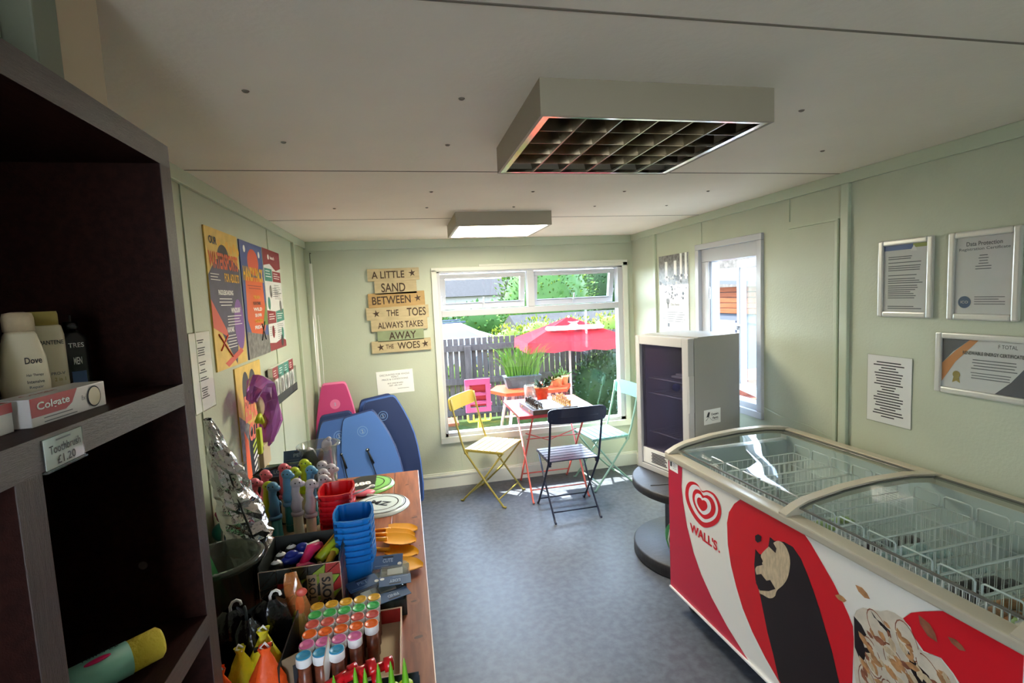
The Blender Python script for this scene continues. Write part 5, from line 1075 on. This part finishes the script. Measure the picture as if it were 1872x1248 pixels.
# clear bucket behind with crumpled packs
t = thing('clear_bucket', 'clear plastic bucket of grey packs at the back of the table', 'bucket', T(-.435, 2.46, ZT)); MB().lathe([(0, .003), (.065, .003), (.086, .30), (.098, .305), (.098, .312), (.084, .312), (.064, .006), (0, .006)], 'clear_plastic', seg=36).build('bucket', t)
for k in range(9):
    a = k * 2.4; tag(MB().ell((0, 0, .03), (.024, .012, .034), 'fig_grey' if k % 3 else 'zinc').ell((.01, 0, .06), (.012, .010, .012), 'fig_grey').build('wrapped_toy', M=T(-.435 + .035 * math.cos(a), 2.46 + .035 * math.sin(a), ZT + .01 + .033 * k, a, .3)), 'grey wrapped toy inside the clear bucket at the back', 'toy', 'grey wrapped toys in the clear bucket')
# carded packs and clear box at the back
t = thing('clear_box', 'clear rectangular box behind the bubble wands, full of packs', 'box', T(-.60, 2.42, ZT)); m = MB()
for a, b in (((-.10, -.10, 0), (.08, .10, .003)), ((-.10, -.10, .003), (-.097, .10, .22)), ((.077, -.10, .003), (.08, .10, .22)), ((-.097, -.10, .003), (.077, -.097, .22)), ((-.097, .097, .003), (.077, .10, .22))): m.bx(a, b, 'smoke_plastic')
m.build('walls', t); MB().bx((-.09, -.09, .003), (.07, .09, .17), 'slate_grey').build('filling', t)
carded(T(-.59, 2.36, ZT + .20, .1, 1.0), 'blue header card pack low at the back, left above the pink wand', ('LOST',), w_=.15)
carded(T(-.53, 2.47, ZT + .235, .05, 1.1), 'blue header card pack highest at the back, below the purple toy', ('PET',), w_=.13)
tag(MB().tube([(-.03, 0, 0), (.0, .01, .02), (.03, 0, .0), (.0, -.01, -.01)], .008, 'black', 8, closed=True).tube([(.02, 0, .012), (.08, .01, .03)], .005, 'black').build('goggles', M=T(-.655, 2.33, ZT + .235)), 'black strapped goggles at the left end behind the wands', 'goggles')
tag(MB().add([(-.05, 0, 0), (.05, 0, 0), (.02, .01, .07), (-.02, .02, .06), (0, .04, .03)], [(0, 1, 2, 3), (1, 4, 2), (2, 4, 3), (3, 4, 0)], 'slate_grey').build('crumpled_bag', M=T(-.47, 2.40, ZT + .23, .2)), 'crumpled dark grey bag leaning on the clear bucket', 'bag')
# purple and lime toy pack on the wall
t = thing('snorkel_pack', 'purple transparent swim toy pack with lime strip on the left wall', 'toy', T(-.70, 2.50, 1.10))
m = MB(); m.tube([(.01, -.09, .20), (.02, -.02, .235), (.03, .05, .18), (.035, .09, .08), (.03, .08, -.01), (.02, .03, -.06)], [.025, .045, .055, .055, .04, .02], 'purple_film', 12)
m = MB(); rr = random.Random(17); pp = [(.012, -.10, .17), (.02, -.075, .215), (.025, -.03, .235), (.03, .02, .215), (.033, .06, .16), (.035, .08, .10), (.035, .085, .04), (.03, .07, -.01), (.025, .045, -.05), (.02, .03, -.07)]
m.tube(pp, [.018, .034, .044, .05, .05, .052, .05, .042, .028, .012], 'purple_film', 14); m.v = [(x + rr.uniform(-.006, .006), y + rr.uniform(-.006, .006), z + rr.uniform(-.006, .006)) for x, y, z in m.v]; m.sm = [False] * len(m.sm); m.build('mask', t)
MB().ell((.02, 0, .13), (.015, .04, .05), 'cream').ell((.02, .05, .05), (.014, .03, .04), 'nut').build('filling', t)
MB().box((.02, -.06, -.02), (.02, .04, .12), 'lime', bev=.008).tube([(.02, -.07, .07), (.02, -.03, .09), (.02, .0, .05)], .012, 'lime').build('strap', t)
MB().box((.02, .0, -.10), (.02, .12, .10), 'beige_card', bev=.002).tube([(.035, .04, -.06), (.04, .05, -.04), (.035, .075, -.05)], .012, 'cream').tube([(.035, .08, -.05), (.04, .09, -.02), (.035, .10, -.04)], .010, 'cream').bx((.0, -.05, -.35), (.01, .06, -.10), 'paper').build('backing_card', t)

# big foil bag, visor bag, bucket by the bookshelf
t = thing('foil_windbreak', 'crinkled silver foil bag on a black roll leaning on left wall', 'bag', T(0, 0, 0)); m = MB(); n = 18; rr = random.Random(4); R = []
P0, P1 = Vector((-.70, 1.93, 1.30)), Vector((-.535, 1.80, .80)); ns = 26
for i in range(ns):
    v = i / (ns - 1); c = P0.lerp(P1, v); r_ = .012 + .055 * math.sin(PI * min(1, v * .62 + .02)) ** 1.2
    R += [tuple(c + Vector((math.cos(2 * PI * k / n), math.sin(2 * PI * k / n) * .9, .2 * math.sin(2 * PI * k / n))) * r_ * (1 + .22 * rr.uniform(-1, 1))) for k in range(n)]
m.add(R, [(i * n + k, i * n + (k + 1) % n, (i + 1) * n + (k + 1) % n, (i + 1) * n + k) for i in range(ns - 1) for k in range(n)], 'foil', smooth=False); m.build('foil', t)
MB().tube([(-.555, 1.82, .88), (-.515, 1.78, .76), (-.505, 1.77, .724)], [.05, .06, .055], 'black_plastic', 14).build('roll', t); MB().tube([(-.66, 1.90, 1.2), (-.575, 1.80, 1.0), (-.50, 1.74, .80)], .0035, 'black').build('seam', t)
t = thing('clear_bag', 'white and pink card in a clear bag behind the foil bag', 'bag', T(-.70, 2.08, ZT + .20, 0) @ Matrix.Rotation(math.radians(6), 4, 'Y')); MB().flat([(-.10, -.19), (.12, -.19), (.13, .0), (.06, .10), (-.08, .13), (-.10, .1)], 0, 'gloss_paper', basis((0, 0, 0), (0, 1, 0), (0, 0, 1))).flat([(-.05, -.08), (.08, -.08), (.06, -.01), (-.05, .02)], .001, 'fig_pink', basis((0, 0, 0), (0, 1, 0), (0, 0, 1))).lines(-.06, .03, .07, .012, 2, .001, 'softink', basis((0, 0, 0), (0, 1, 0), (0, 0, 1))).build('card', t)
MB().bx((-.004, -.105, -.195), (.012, .135, .135), 'clear_plastic').build('bag_film', t)
t = thing('clear_bucket', 'large smoky clear bucket beside the bookshelf, nearest camera', 'bucket', T(-.588, 1.60, ZT)); MB().lathe([(0, .003), (.080, .003), (.104, .205), (.122, .21), (.124, .218), (.122, .224), (.102, .224), (.078, .006), (0, .006)], 'smoke_plastic', seg=48).build('bucket', t)
MB().tube([(-.08 , .10, .19), (.0, .12, .06), (.09, .08, .17)], .004, 'smoke_plastic').build('handle', t)
t = thing('inflatable_pack', 'green and silver film packet standing in the smoky bucket', 'packet', T(-.60, 1.575, ZT + .012, .5) @ Matrix.Rotation(math.radians(-9), 4, 'Y'))
m = MB(); vs = []; fs = []; rr = random.Random(9)
for side in (1, -1):
    for i in range(12):
        for j in range(6): v = i / 11; u = j / 5 * 2 - 1; vs.append((u * (.058 - .035 * v), side * .016 * (1 - u * u) + rr.uniform(-.004, .004), v * .36))
    for i in range(11):
        for j in range(5): o_ = 0 if side == 1 else 72; q = (o_ + i * 6 + j, o_ + i * 6 + j + 1, o_ + (i + 1) * 6 + j + 1, o_ + (i + 1) * 6 + j); fs.append(q if side == -1 else q[::-1])
m.add(vs, fs, 'packet_green'); m.build('film', t); MB().tube([(-.02, -.02, .10), (.0, -.024, .20), (.015, -.02, .12)], .006, 'foil').box((-.01, -.018, .07), (.05, .004, .08), 'cert_blue').build('print', t)
# ---------------------------------------------------------------- bodyboards leaning in the corner
def bodyboard(xc, yb, Ln, W, lean, roll, deck, rail, label, leash=True, swing=0, logo=True):
    t = thing('bodyboard', label, 'bodyboard', Matrix.Translation((xc, yb, 0)) @ Matrix.Rotation(swing, 4, 'Z') @ Matrix.Rotation(roll, 4, 'Y') @ Matrix.Rotation(-lean, 4, 'X'), 'bodyboards leaning in the corner')
    half = [(0, .38), (.02, .41), (.15, .46), (.35, .495), (.50, .50), (.62, .485), (.74, .44), (.84, .385), (.92, .33), (.975, .285), (.995, .25), (1, .2)]
    out = [(w_ * W, v * Ln) for v, w_ in half] + [(-w_ * W, v * Ln) for v, w_ in reversed(half)]
    n = len(out); m = MB(); vs = []; cy = Ln * .5; th = .042
    layers = [(1, -.0, rail), (1.0, -th * .42, rail), (1.006, -th * .42, 'pale_line'), (1.006, -th * .55, 'pale_line'), (1, -th * .55, rail), (.97, -th, rail), (.955, -th - .0004, deck)]
    for (s0, y0, c0), (s1, y1, c1) in zip(layers, layers[1:]):
        a = [(x * s0, y0, cy + (z - cy) * s0) for x, z in out]; b = [(x * s1, y1, cy + (z - cy) * s1) for x, z in out]; m.add(a + b, [(k, (k + 1) % n, n + (k + 1) % n, n + k) for k in range(n)], c1)
    s = .955; m.add([(x * s, -th - .0004, cy + (z - cy) * s) for x, z in out], [tuple(range(n))], deck); m.add([(x, 0, z) for x, z in out], [tuple(reversed(range(n)))], rail)
    Md = basis((0, -th - .001, 0), (1, 0, 0), (0, 0, 1))
    if logo:
        for r_, c_ in ((.040, 'logo_blue'), (.035, deck), (.022, 'logo_blue'), (.017, deck)): m.disc(0, Ln * .83, r_, .0004 + (.04 - r_) * .01, c_ if deck != 'pink_board' else rail, Md)
        m.text('2', 0, Ln * .83, .013, .026, .0009, 'pale_line', Md, bold=.05)
    m.build('board', t)
    if leash:
        z0 = Ln * .66; q = MB().lathe([(.014, 0), (.014, .006), (.006, .009), (0, .009)], 'cord_black', Md @ Matrix.Translation((0, z0, 0)), 14); q.ell((0, -th - .01, z0 + .004), (.006, .004, .006), 'chrome', seg=8, rings=6); pl_ = q.build('leash_plug', t)
        MB().tube([(0, -th - .010, z0 - .01), (.012, -th - .014, z0 - .06), (.02, -th - .012, z0 - .11), (.018, -th - .011, z0 - .10), (.008, -th - .013, z0 - .05)], .007, 'cord_black', 6).tube([(.0, -th - .008, z0 - .02), (.012, -th - .008, z0 - .16), (.022, -th - .008, z0 - .34), (.02, -th - .008, z0 - .50)], .0035, 'cord_black', 6).build('leash', pl_)
    return t
bodyboard(-.578, 4.14, 1.06, .35, math.radians(13), -.03, 'pink_board', 'pink_rail', 'pink bodyboard leaning in the back corner, tallest of all')
bodyboard(-.495, 3.965, .85, .42, math.radians(14), -.11, 'navy_board', 'navy_rail', 'dark blue bodyboard hidden behind the left light blue one', leash=False, logo=False)
bodyboard(-.475, 3.87, .83, .42, math.radians(13), -.11, 'blue_board', 'navy_rail', 'mid blue bodyboard at left, partly behind the clear bucket')
bodyboard(-.145, 4.24, .91, .46, math.radians(9), -.16, 'blue_board', 'navy_rail', 'dark blue bodyboard at the back right, flat against the wall', leash=False, logo=False)
bodyboard(-.125, 4.15, .91, .46, math.radians(11), -.14, 'navy_board', 'blue_board', 'navy blue bodyboard at right, its foot beside the table end')
bodyboard(-.225, 3.86, .87, .43, math.radians(12), -.21, 'blue_board_light', 'navy_rail', 'light blue bodyboard in the middle, in front of the others')

# ---------------------------------------------------------------- outside
GZ = -.10
struct(MB().bx((-30, YB + .1, GZ - .1), (40, 60, GZ), 'lawn'), 'ground'); struct(MB().bx((-3, YB + .1, GZ), (6, 5.3, GZ + .012), 'patio'), 'terrace'); struct(MB().bx((XR + .1, -12, GZ - .1), (40, YB + .1, GZ), 'patio'), 'ground_side'); struct(MB().bx((-30, -14, GZ - .1), (XR + .1, YF - .1, GZ), 'patio'), 'ground_front')
t = thing('paling_fence', 'brown vertical paling fence outside the window', 'fence', T(0, 7.2, GZ))
m = MB(); x = -1.6; rr = random.Random(12)
while x < 4.0: m.bx((x, 0, .03), (x + .068 + rr.uniform(-.004, .004), .016, 1.21 + rr.uniform(-.004, .004)), 'fence'); x += .0835
m.build('palings', t)
for z in (.10, .55, 1.03): MB().bx((-1.6, -.04, z), (4.0, -.001, z + .085), 'fence').build('rail', t)
for x in (-1.0, .8, 2.6, 3.9): MB().bx((x, -.09, 0), (x + .09, -.041, 1.1), 'fence').build('post', t)
# parasol
t = thing('parasol', 'red garden parasol with a white lettered band and pale pole', 'parasol', T(2.19, 6.6, GZ)); m = MB(); Wp = .68
apex = (0, 0, 1.47); cs = [(-Wp, -Wp * .55, 1.17), (Wp, -Wp * .75, 1.17), (Wp, Wp * .75, 1.19), (-Wp, Wp * .6, 1.19)]
def lerp(a, b, q): return tuple(a[i] + (b[i] - a[i]) * q for i in range(3))
for k in range(4):
    a, b = cs[k], cs[(k + 1) % 4]; nn = 8; vs = []; 
    for i in range(nn + 1):
        for j in range(nn + 1):
            e = lerp(a, b, i / nn); p = lerp(apex, e, j / nn); q = j / nn; vs.append((p[0], p[1], p[2] - .03 * q * (1 - q) * 4 * (1 - abs(i / nn * 2 - 1)) * .6))
    m.add(vs, [(i * (nn + 1) + j, i * (nn + 1) + j + 1, (i + 1) * (nn + 1) + j + 1, (i + 1) * (nn + 1) + j) for i in range(nn) for j in range(nn)], 'parasol', smooth=True)
m.build('canopy', t); m = MB()
for k in range(4):
    a, b = cs[k], cs[(k + 1) % 4]; vs = []
    for i in range(17): e = lerp(a, b, i / 16); vs += [e, (e[0] * 1.015, e[1] * 1.015, e[2] - .13 - .012 * math.cos(i * PI / 2))]
    m.add(vs, [(2 * i, 2 * i + 1, 2 * i + 3, 2 * i + 2) for i in range(16)], 'parasol_inner', smooth=True)
m.build('valance', t)
for k in range(4): MB().tube([(0, 0, 1.36), tuple(c * .98 for c in cs[k][:2]) + (cs[k][2] - .01,)], .006, 'pole', 6).build('rib', t)
MB().tube([(0, 0, 0), (0, 0, 1.47)], .017, 'pole', 10).ell((0, 0, 1.45), (.02, .02, .03), 'white').build('pole', t); MB().lathe([(0, 0), (.2, 0), (.2, .05), (.04, .07), (0, .07)], 'slate_grey').build('base', t)
nrm = Vector((cs[1][0] - cs[0][0], cs[1][1] - cs[0][1], 0)); u_ = nrm.normalized(); mid = Vector(lerp(lerp(cs[0], cs[1], .5), apex, .46)); vdir = (Vector(apex) - Vector(lerp(cs[0], cs[1], .5))).normalized(); Mb = basis(mid, u_, vdir); Mb = Mb @ Matrix.Translation((0, 0, .030))
MB().flat([(-.40, 0), (-.37, .045), (.37, .045), (.40, 0), (.37, -.045), (-.37, -.045)], 0, 'car_white', Mb).text('FRANKLIN & SONS', 0, 0, .62, .035, .001, 'black', Mb, bold=.03).flat([(-.08, .045), (-.02, .10), (-.07, .13), (.0, .12), (.09, .14), (.04, .09), (.06, .045)], .0005, 'car_white', Mb).build('banner', t)
# garden table, trough with grasses
t = thing('garden_table', 'orange garden table with zinc planter outside the window', 'table', T(1.42, 5.75, GZ))
MB().flat([(-.50, .05), (-.36, -.24), (.36, -.24), (.50, .05), (.36, .34), (-.36, .34)], 0, 'orange_plastic', T(0, 0, .69)).prism([(-.50, .05), (-.36, -.24), (.36, -.24), (.50, .05), (.36, .34), (-.36, .34)], .655, .689, 'orange_plastic').build('tabletop', t)
for x, y in ((-.32, -.18), (.32, -.18), (-.32, .26), (.32, .26)): MB().tube([(x * .8, y * .8, .66), (x * 1.15, y * 1.15, 0)], .018, 'pole', 8).build('leg', t)
MB().tube([(-.33, -.18, .3), (.33, -.18, .3)], .012, 'pole', 8).tube([(-.33, .26, .3), (.33, .26, .3)], .012, 'pole', 8).build('stretcher', t)
t = thing('planter', 'zinc trough planter of tall green grass on the orange table', 'planter', T(1.33, 5.86, GZ + .69)); m = MB()
m.add([(-.19, -.07, 0), (.19, -.07, 0), (.19, .07, 0), (-.19, .07, 0), (-.22, -.09, .14), (.22, -.09, .14), (.22, .09, .14), (-.22, .09, .14)], [(0, 1, 5, 4), (1, 2, 6, 5), (2, 3, 7, 6), (3, 0, 4, 7), (0, 3, 2, 1), (4, 5, 6, 7)], 'zinc').bx((-.225, -.095, .13), (.225, .095, .142), 'zinc').build('trough', t)
m = MB(); rr = random.Random(6)
for k in range(150):
    x0, y0 = rr.uniform(-.18, .18), rr.uniform(-.06, .06); dx, dy = rr.gauss(x0 * .6, .06), rr.gauss(0, .05); h_ = rr.uniform(.22, .40); w_ = .006
    pts = [(x0, y0, .13), (x0 + dx * .3, y0 + dy * .3, .13 + h_ * .5), (x0 + dx * .8, y0 + dy * .8, .13 + h_ * .85), (x0 + dx * 1.3, y0 + dy * 1.3, .13 + h_)]
    vs = []
    for q, p in enumerate(pts): ww = w_ * (1, .9, .6, .05)[q]; vs += [(p[0] - ww, p[1], p[2]), (p[0] + ww, p[1] + .002, p[2])]
    m.add(vs, [(0, 1, 3, 2), (2, 3, 5, 4), (4, 5, 7, 6)], 'grass_blade')
m.build('grass', t)
for x, y, l in ((1.72, 5.70, 'left'), (1.83, 5.80, 'right')):
    t = thing('plant_pot', 'terracotta pot on the orange table, %s of two' % l, 'pot', T(x, y, GZ + .69)); MB().lathe([(0, 0), (.05, 0), (.065, .09), (.072, .09), (.072, .11), (0, .105)], 'terracotta', seg=18).build('pot', t)
    m = MB()
    for k in range(20): a = rr.uniform(0, 2 * PI); leafq(m, (0, 0, .10), (math.cos(a), math.sin(a), rr.uniform(.4, 1.6)), rr.uniform(.08, .14), .01, 'leaf', rr)
    m.build('foliage', t)
t = thing('plastic_chair', 'pink moulded plastic chair back with lime legs outside', 'chair', T(.70, 5.2, GZ)); m = MB(); x0, x1, z0, z1 = -.135, .135, .58, .935
m.bx((x0, 0, z0), (x0 + .05, .025, z1), 'pink_plastic', bev=.006).bx((x1 - .05, 0, z0), (x1, .025, z1), 'pink_plastic', bev=.006)
for a, b in ((z0, z0 + .05), (.665, .70), (.755, .785), (.87, z1)): m.bx((x0 + .04, .001, a), (x1 - .04, .024, b), 'pink_plastic', bev=.005)
for z in (.68, .77): m.tube([(x0 + .05, -.002, z), (-.02, -.006, z + .02), (.02, -.006, z + .02), (x1 - .05, -.002, z)], .006, 'pink_plastic', 6)
m.bx((x0 + .02, .026, .64), (x1 - .02, .034, .90), 'parasol_inner'); m.bx((.11, .03, .83), (.15, .05, .86), 'pink_plastic').bx((.11, .03, .64), (.15, .05, .67), 'pink_plastic')
m.build('backrest', t); m = MB().tube([(-.12, -.01, .56), (-.12, -.01, .50), (-.11, -.01, .49), (.11, -.01, .49), (.12, -.01, .50), (.12, -.01, .56)], .01, 'lime', 8)
for x in (-.06, .0, .06): m.tube([(x, -.01, .49), (x, -.01, .56)], .008, 'lime', 6)
m.build('frame', t)
for x in (-.05, .05): MB().tube([(0, .0, .49), (x, .02, 0)], .012, 'lime', 8).build('leg', t)
tag(MB().box((0, 0, .22), (.30, .25, .44), 'stone', bev=.01).bx((-.17, -.14, .44), (.17, .14, .47), 'brick').build('low_pier', M=T(.32, 5.4, GZ)), 'low pale stone pier with pink cap at the window foot', 'pier')
# foliage
def leaves(m, c, r, n_, L, mts, rr):
    for k in range(n_):
        v = Vector((rr.gauss(0, 1), rr.gauss(0, 1), rr.gauss(0, 1))).normalized(); q = rr.uniform(.72, 1.03); leafq(m, (c[0] + v.x * r[0] * q, c[1] + v.y * r[1] * q, c[2] + v.z * r[2] * q), (v.x + rr.uniform(-.7, .7), v.y + rr.uniform(-.7, .7), v.z + rr.uniform(-.5, .9)), L * rr.uniform(.7, 1.3), L * .28, rr.choice(mts), rr)
def shrub(name, label, x, y, blobs, n_, L, mts, core, cat='hedge', seed=1):
    t = thing(name, label, cat, T(x, y, GZ)); rr = random.Random(seed); m = MB(); c_ = MB()
    for c, r in blobs: leaves(m, c, r, n_, L, mts, rr); c_.ell(c, [q * .82 for q in r], core, seg=12, rings=8)
    c_.build('branches', t); m.build('foliage', t); return t
shrub('climbing_shrub', 'dark green leafy shrub at the right end of the fence', 2.62, 6.7, [((0, 0, .45), (.42, .25, .5)), ((.15, .0, .70), (.38, .22, .28)), ((.3, -.2, .2), (.35, .25, .25))], 650, .05, ['leaf_dark', 'leaf', 'leaf_grey'], 'leaf_dark', 'shrub', 3)
shrub('garden_hedge', 'bright yellow-green hedge behind the paling fence', 2.6, 9.0, [((-.75, 0, .85), (.42, .4, .42)), ((-.2, 0, .95), (.5, .4, .42)), ((.5, 0, .95), (.5, .4, .42)), ((1.2, 0, .95), (.5, .4, .45)), ((1.9, 0, .9), (.5, .4, .5))], 650, .06, ['leaf_yellow', 'leaf_yellow', 'leaf_bright'], 'leaf_bright', 'hedge', 4)
shrub('low_bush', 'sunlit low greenery seen through the fence gaps', 0.6, 8.2, [((0, 0, .3), (.9, .3, .5)), ((1.4, 0, .35), (.9, .3, .5)), ((2.8, 0, .35), (.9, .3, .5)), ((-1.2, 0, .3), (.9, .3, .5))], 380, .08, ['leaf_bright', 'leaf_yellow', 'leaf'], 'leaf_bright', 'bush', 5)
# parked white car
t = thing('car', 'white parked car behind the paling fence', 'car', T(.9, 11.2, GZ)); m = MB()
side_ = [(-1.9, .35), (-1.9, .80), (-1.75, .92), (-1.1, 1.0), (-.75, 1.20), (.35, 1.22), (.75, 1.02), (1.15, .88), (1.25, .60), (1.25, .35)]
m.prism(side_, -.75, .75, 'car_white', basis((0, 0, 0), (1, 0, 0), (0, 0, 1))).build('body', t)
MB().flat([(-1.0, .98), (-.70, 1.15), (-.2, 1.16), (-.2, .98)], .752, 'car_glass', basis((0, 0, 0), (1, 0, 0), (0, 0, 1))).flat([(-.14, .98), (-.14, 1.16), (.3, 1.16), (.62, .98)], .752, 'car_glass', basis((0, 0, 0), (1, 0, 0), (0, 0, 1))).build('side_window', t)
for x in (-1.3, .75): MB().lathe([(0, -.1), (.3, -.1), (.33, -.05), (.33, .05), (.3, .1), (0, .1)], 'castor', Matrix.Translation((x, -.72, .33)) @ Matrix.Rotation(PI / 2, 4, 'X'), 24).build('wheel', t)
for y in (-.55, .55): MB().tube([(-.7, y, 1.27), (.35, y, 1.29)], .02, 'slate_grey', 6).build('roof_rail', t)
# far trees, roofs
for k, (x, y, z, r, c_, l) in enumerate(((4.6, 16, 1.5, (1.7, 1.1, 1.9), 'leaf', 'mid green tree behind the yellow hedge'), (7.4, 19, 2.0, (2.4, 1.2, 2.6), 'leaf_dark', 'darker green tree furthest right in the window'), (-.5, 20, .9, (2.8, 1.2, .95), 'leaf', 'low green trees behind the parked car'), (9.5, 15, 1.6, (2.2, 1.2, 2.2), 'leaf', 'green tree at the far right, beside the roofs'))):
    t = thing('tree', l, 'tree', T(x, y, GZ)); rr = random.Random(30 + k); m = MB(); leaves(m, (0, 0, z), r, 3000, .13, [c_, 'leaf_bright' if k % 2 == 0 else 'leaf', c_], rr); MB().ell((0, 0, z), [q * .85 for q in r], c_, seg=14, rings=9).build('branches', t); m.build('crown', t); MB().tube([(0, 0, 0), (0, 0, z)], .2, 'fence', 8).build('trunk', t)
def house(x, y, w_, d, h_, rh, label, rz=0, wm='render_wall'):
    t = thing('house', label, 'house', T(x, y, GZ, rz)); MB().bx((-w_ / 2, -d / 2, 0), (w_ / 2, d / 2, h_), wm).build('wall', t)
    MB().add([(-w_ / 2 - .2, -d / 2 - .25, h_), (w_ / 2 + .2, -d / 2 - .25, h_), (w_ / 2 + .2, d / 2 + .25, h_), (-w_ / 2 - .2, d / 2 + .25, h_), (-w_ / 2 - .2, 0, h_ + rh), (w_ / 2 + .2, 0, h_ + rh)], [(0, 1, 5, 4), (2, 3, 4, 5), (0, 4, 3), (1, 2, 5), (3, 2, 1, 0)], 'roof_tile').build('roof', t)
    for xx in (-w_ * .28, w_ * .28): MB().bx((xx - .35, -d / 2 - .02, h_ * .45), (xx + .35, -d / 2, h_ * .8), 'car_glass').build('window', t)
house(4.3, 12.6, 3.0, 2.4, .85, .45, 'low grey-roofed building behind the yellow hedge'); house(3.2, 30, 5, 4, 1.9, 1.0, 'distant pale house at the left of the opened vents'); house(8.2, 30, 4, 4, 2.0, 1.2, 'distant house with dark roof, second along the skyline'); house(-2.5, 28, 4, 4, 1.7, 1.0, 'distant pale house furthest left on the skyline')
shrub('far_hedge', 'long clipped green hedge in front of the distant houses', 4.5, 23, [((-6, 0, .6), (3, .6, .9)), ((-1, 0, .6), (3, .6, .9)), ((4, 0, .7), (3, .6, .9))], 500, .25, ['leaf', 'leaf_bright', 'leaf'], 'leaf', 'hedge', 8)
# seen through the side window
t = thing('garden_shed', 'cedar-boarded shed with dark roof seen through the side window', 'shed', T(4.9, 6.4, GZ)); m = MB()
m.bx((-.4, -1.6, 0), (.4, 1.6, 1.75), 'slate_grey'); m.build('wall', t); m = MB()
for k in range(5): m.bx((-.425, -1.6, 1.40 + .075 * k), (-.40, 1.6, 1.468 + .075 * k), 'cedar', bev=.004)
m.build('cladding', t); MB().add([(-.55, -1.75, 1.74), (.5, -1.75, 1.74), (.5, 1.75, 1.90), (-.55, 1.75, 1.90), (-.55, -1.75, 1.78), (.5, -1.75, 2.0), (.5, 1.75, 2.1), (-.55, 1.75, 1.96)], [(0, 1, 5, 4), (1, 2, 6, 5), (2, 3, 7, 6), (3, 0, 4, 7), (4, 5, 6, 7), (3, 2, 1, 0)], 'slate_grey').build('roof', t)
MB().bx((-.44, -1.62, 0), (-.40, -1.5, 1.78), 'cert_grey').build('corner_post', t); MB().bx((-.425, -.2, .05), (-.402, .5, 1.3), 'cert_grey').build('door', t)
tag(MB().bx((0, -3, 0), (.3, 6, 2.9), 'stone').build('stone_wall', M=T(6.4, 6, GZ)), 'pale mottled stone wall rising behind the shed', 'wall')
t = thing('brick_steps', 'pinkish brick steps outside, low in the side window', 'steps', T(3.5, 4.9, GZ))
for k in range(4): MB().bx((0, -.5 + .18 * k, 0), (.9, .7, .18 * (k + 1)), 'brick').build('step', t)
tag(MB().lathe([(0, 0), (.12, 0), (.16, .3), (.10, .62), (0, .70)], 'white').build('garden_urn', M=T(3.25, 4.95, GZ)), 'tall white garden ornament by the brick steps', 'ornament')
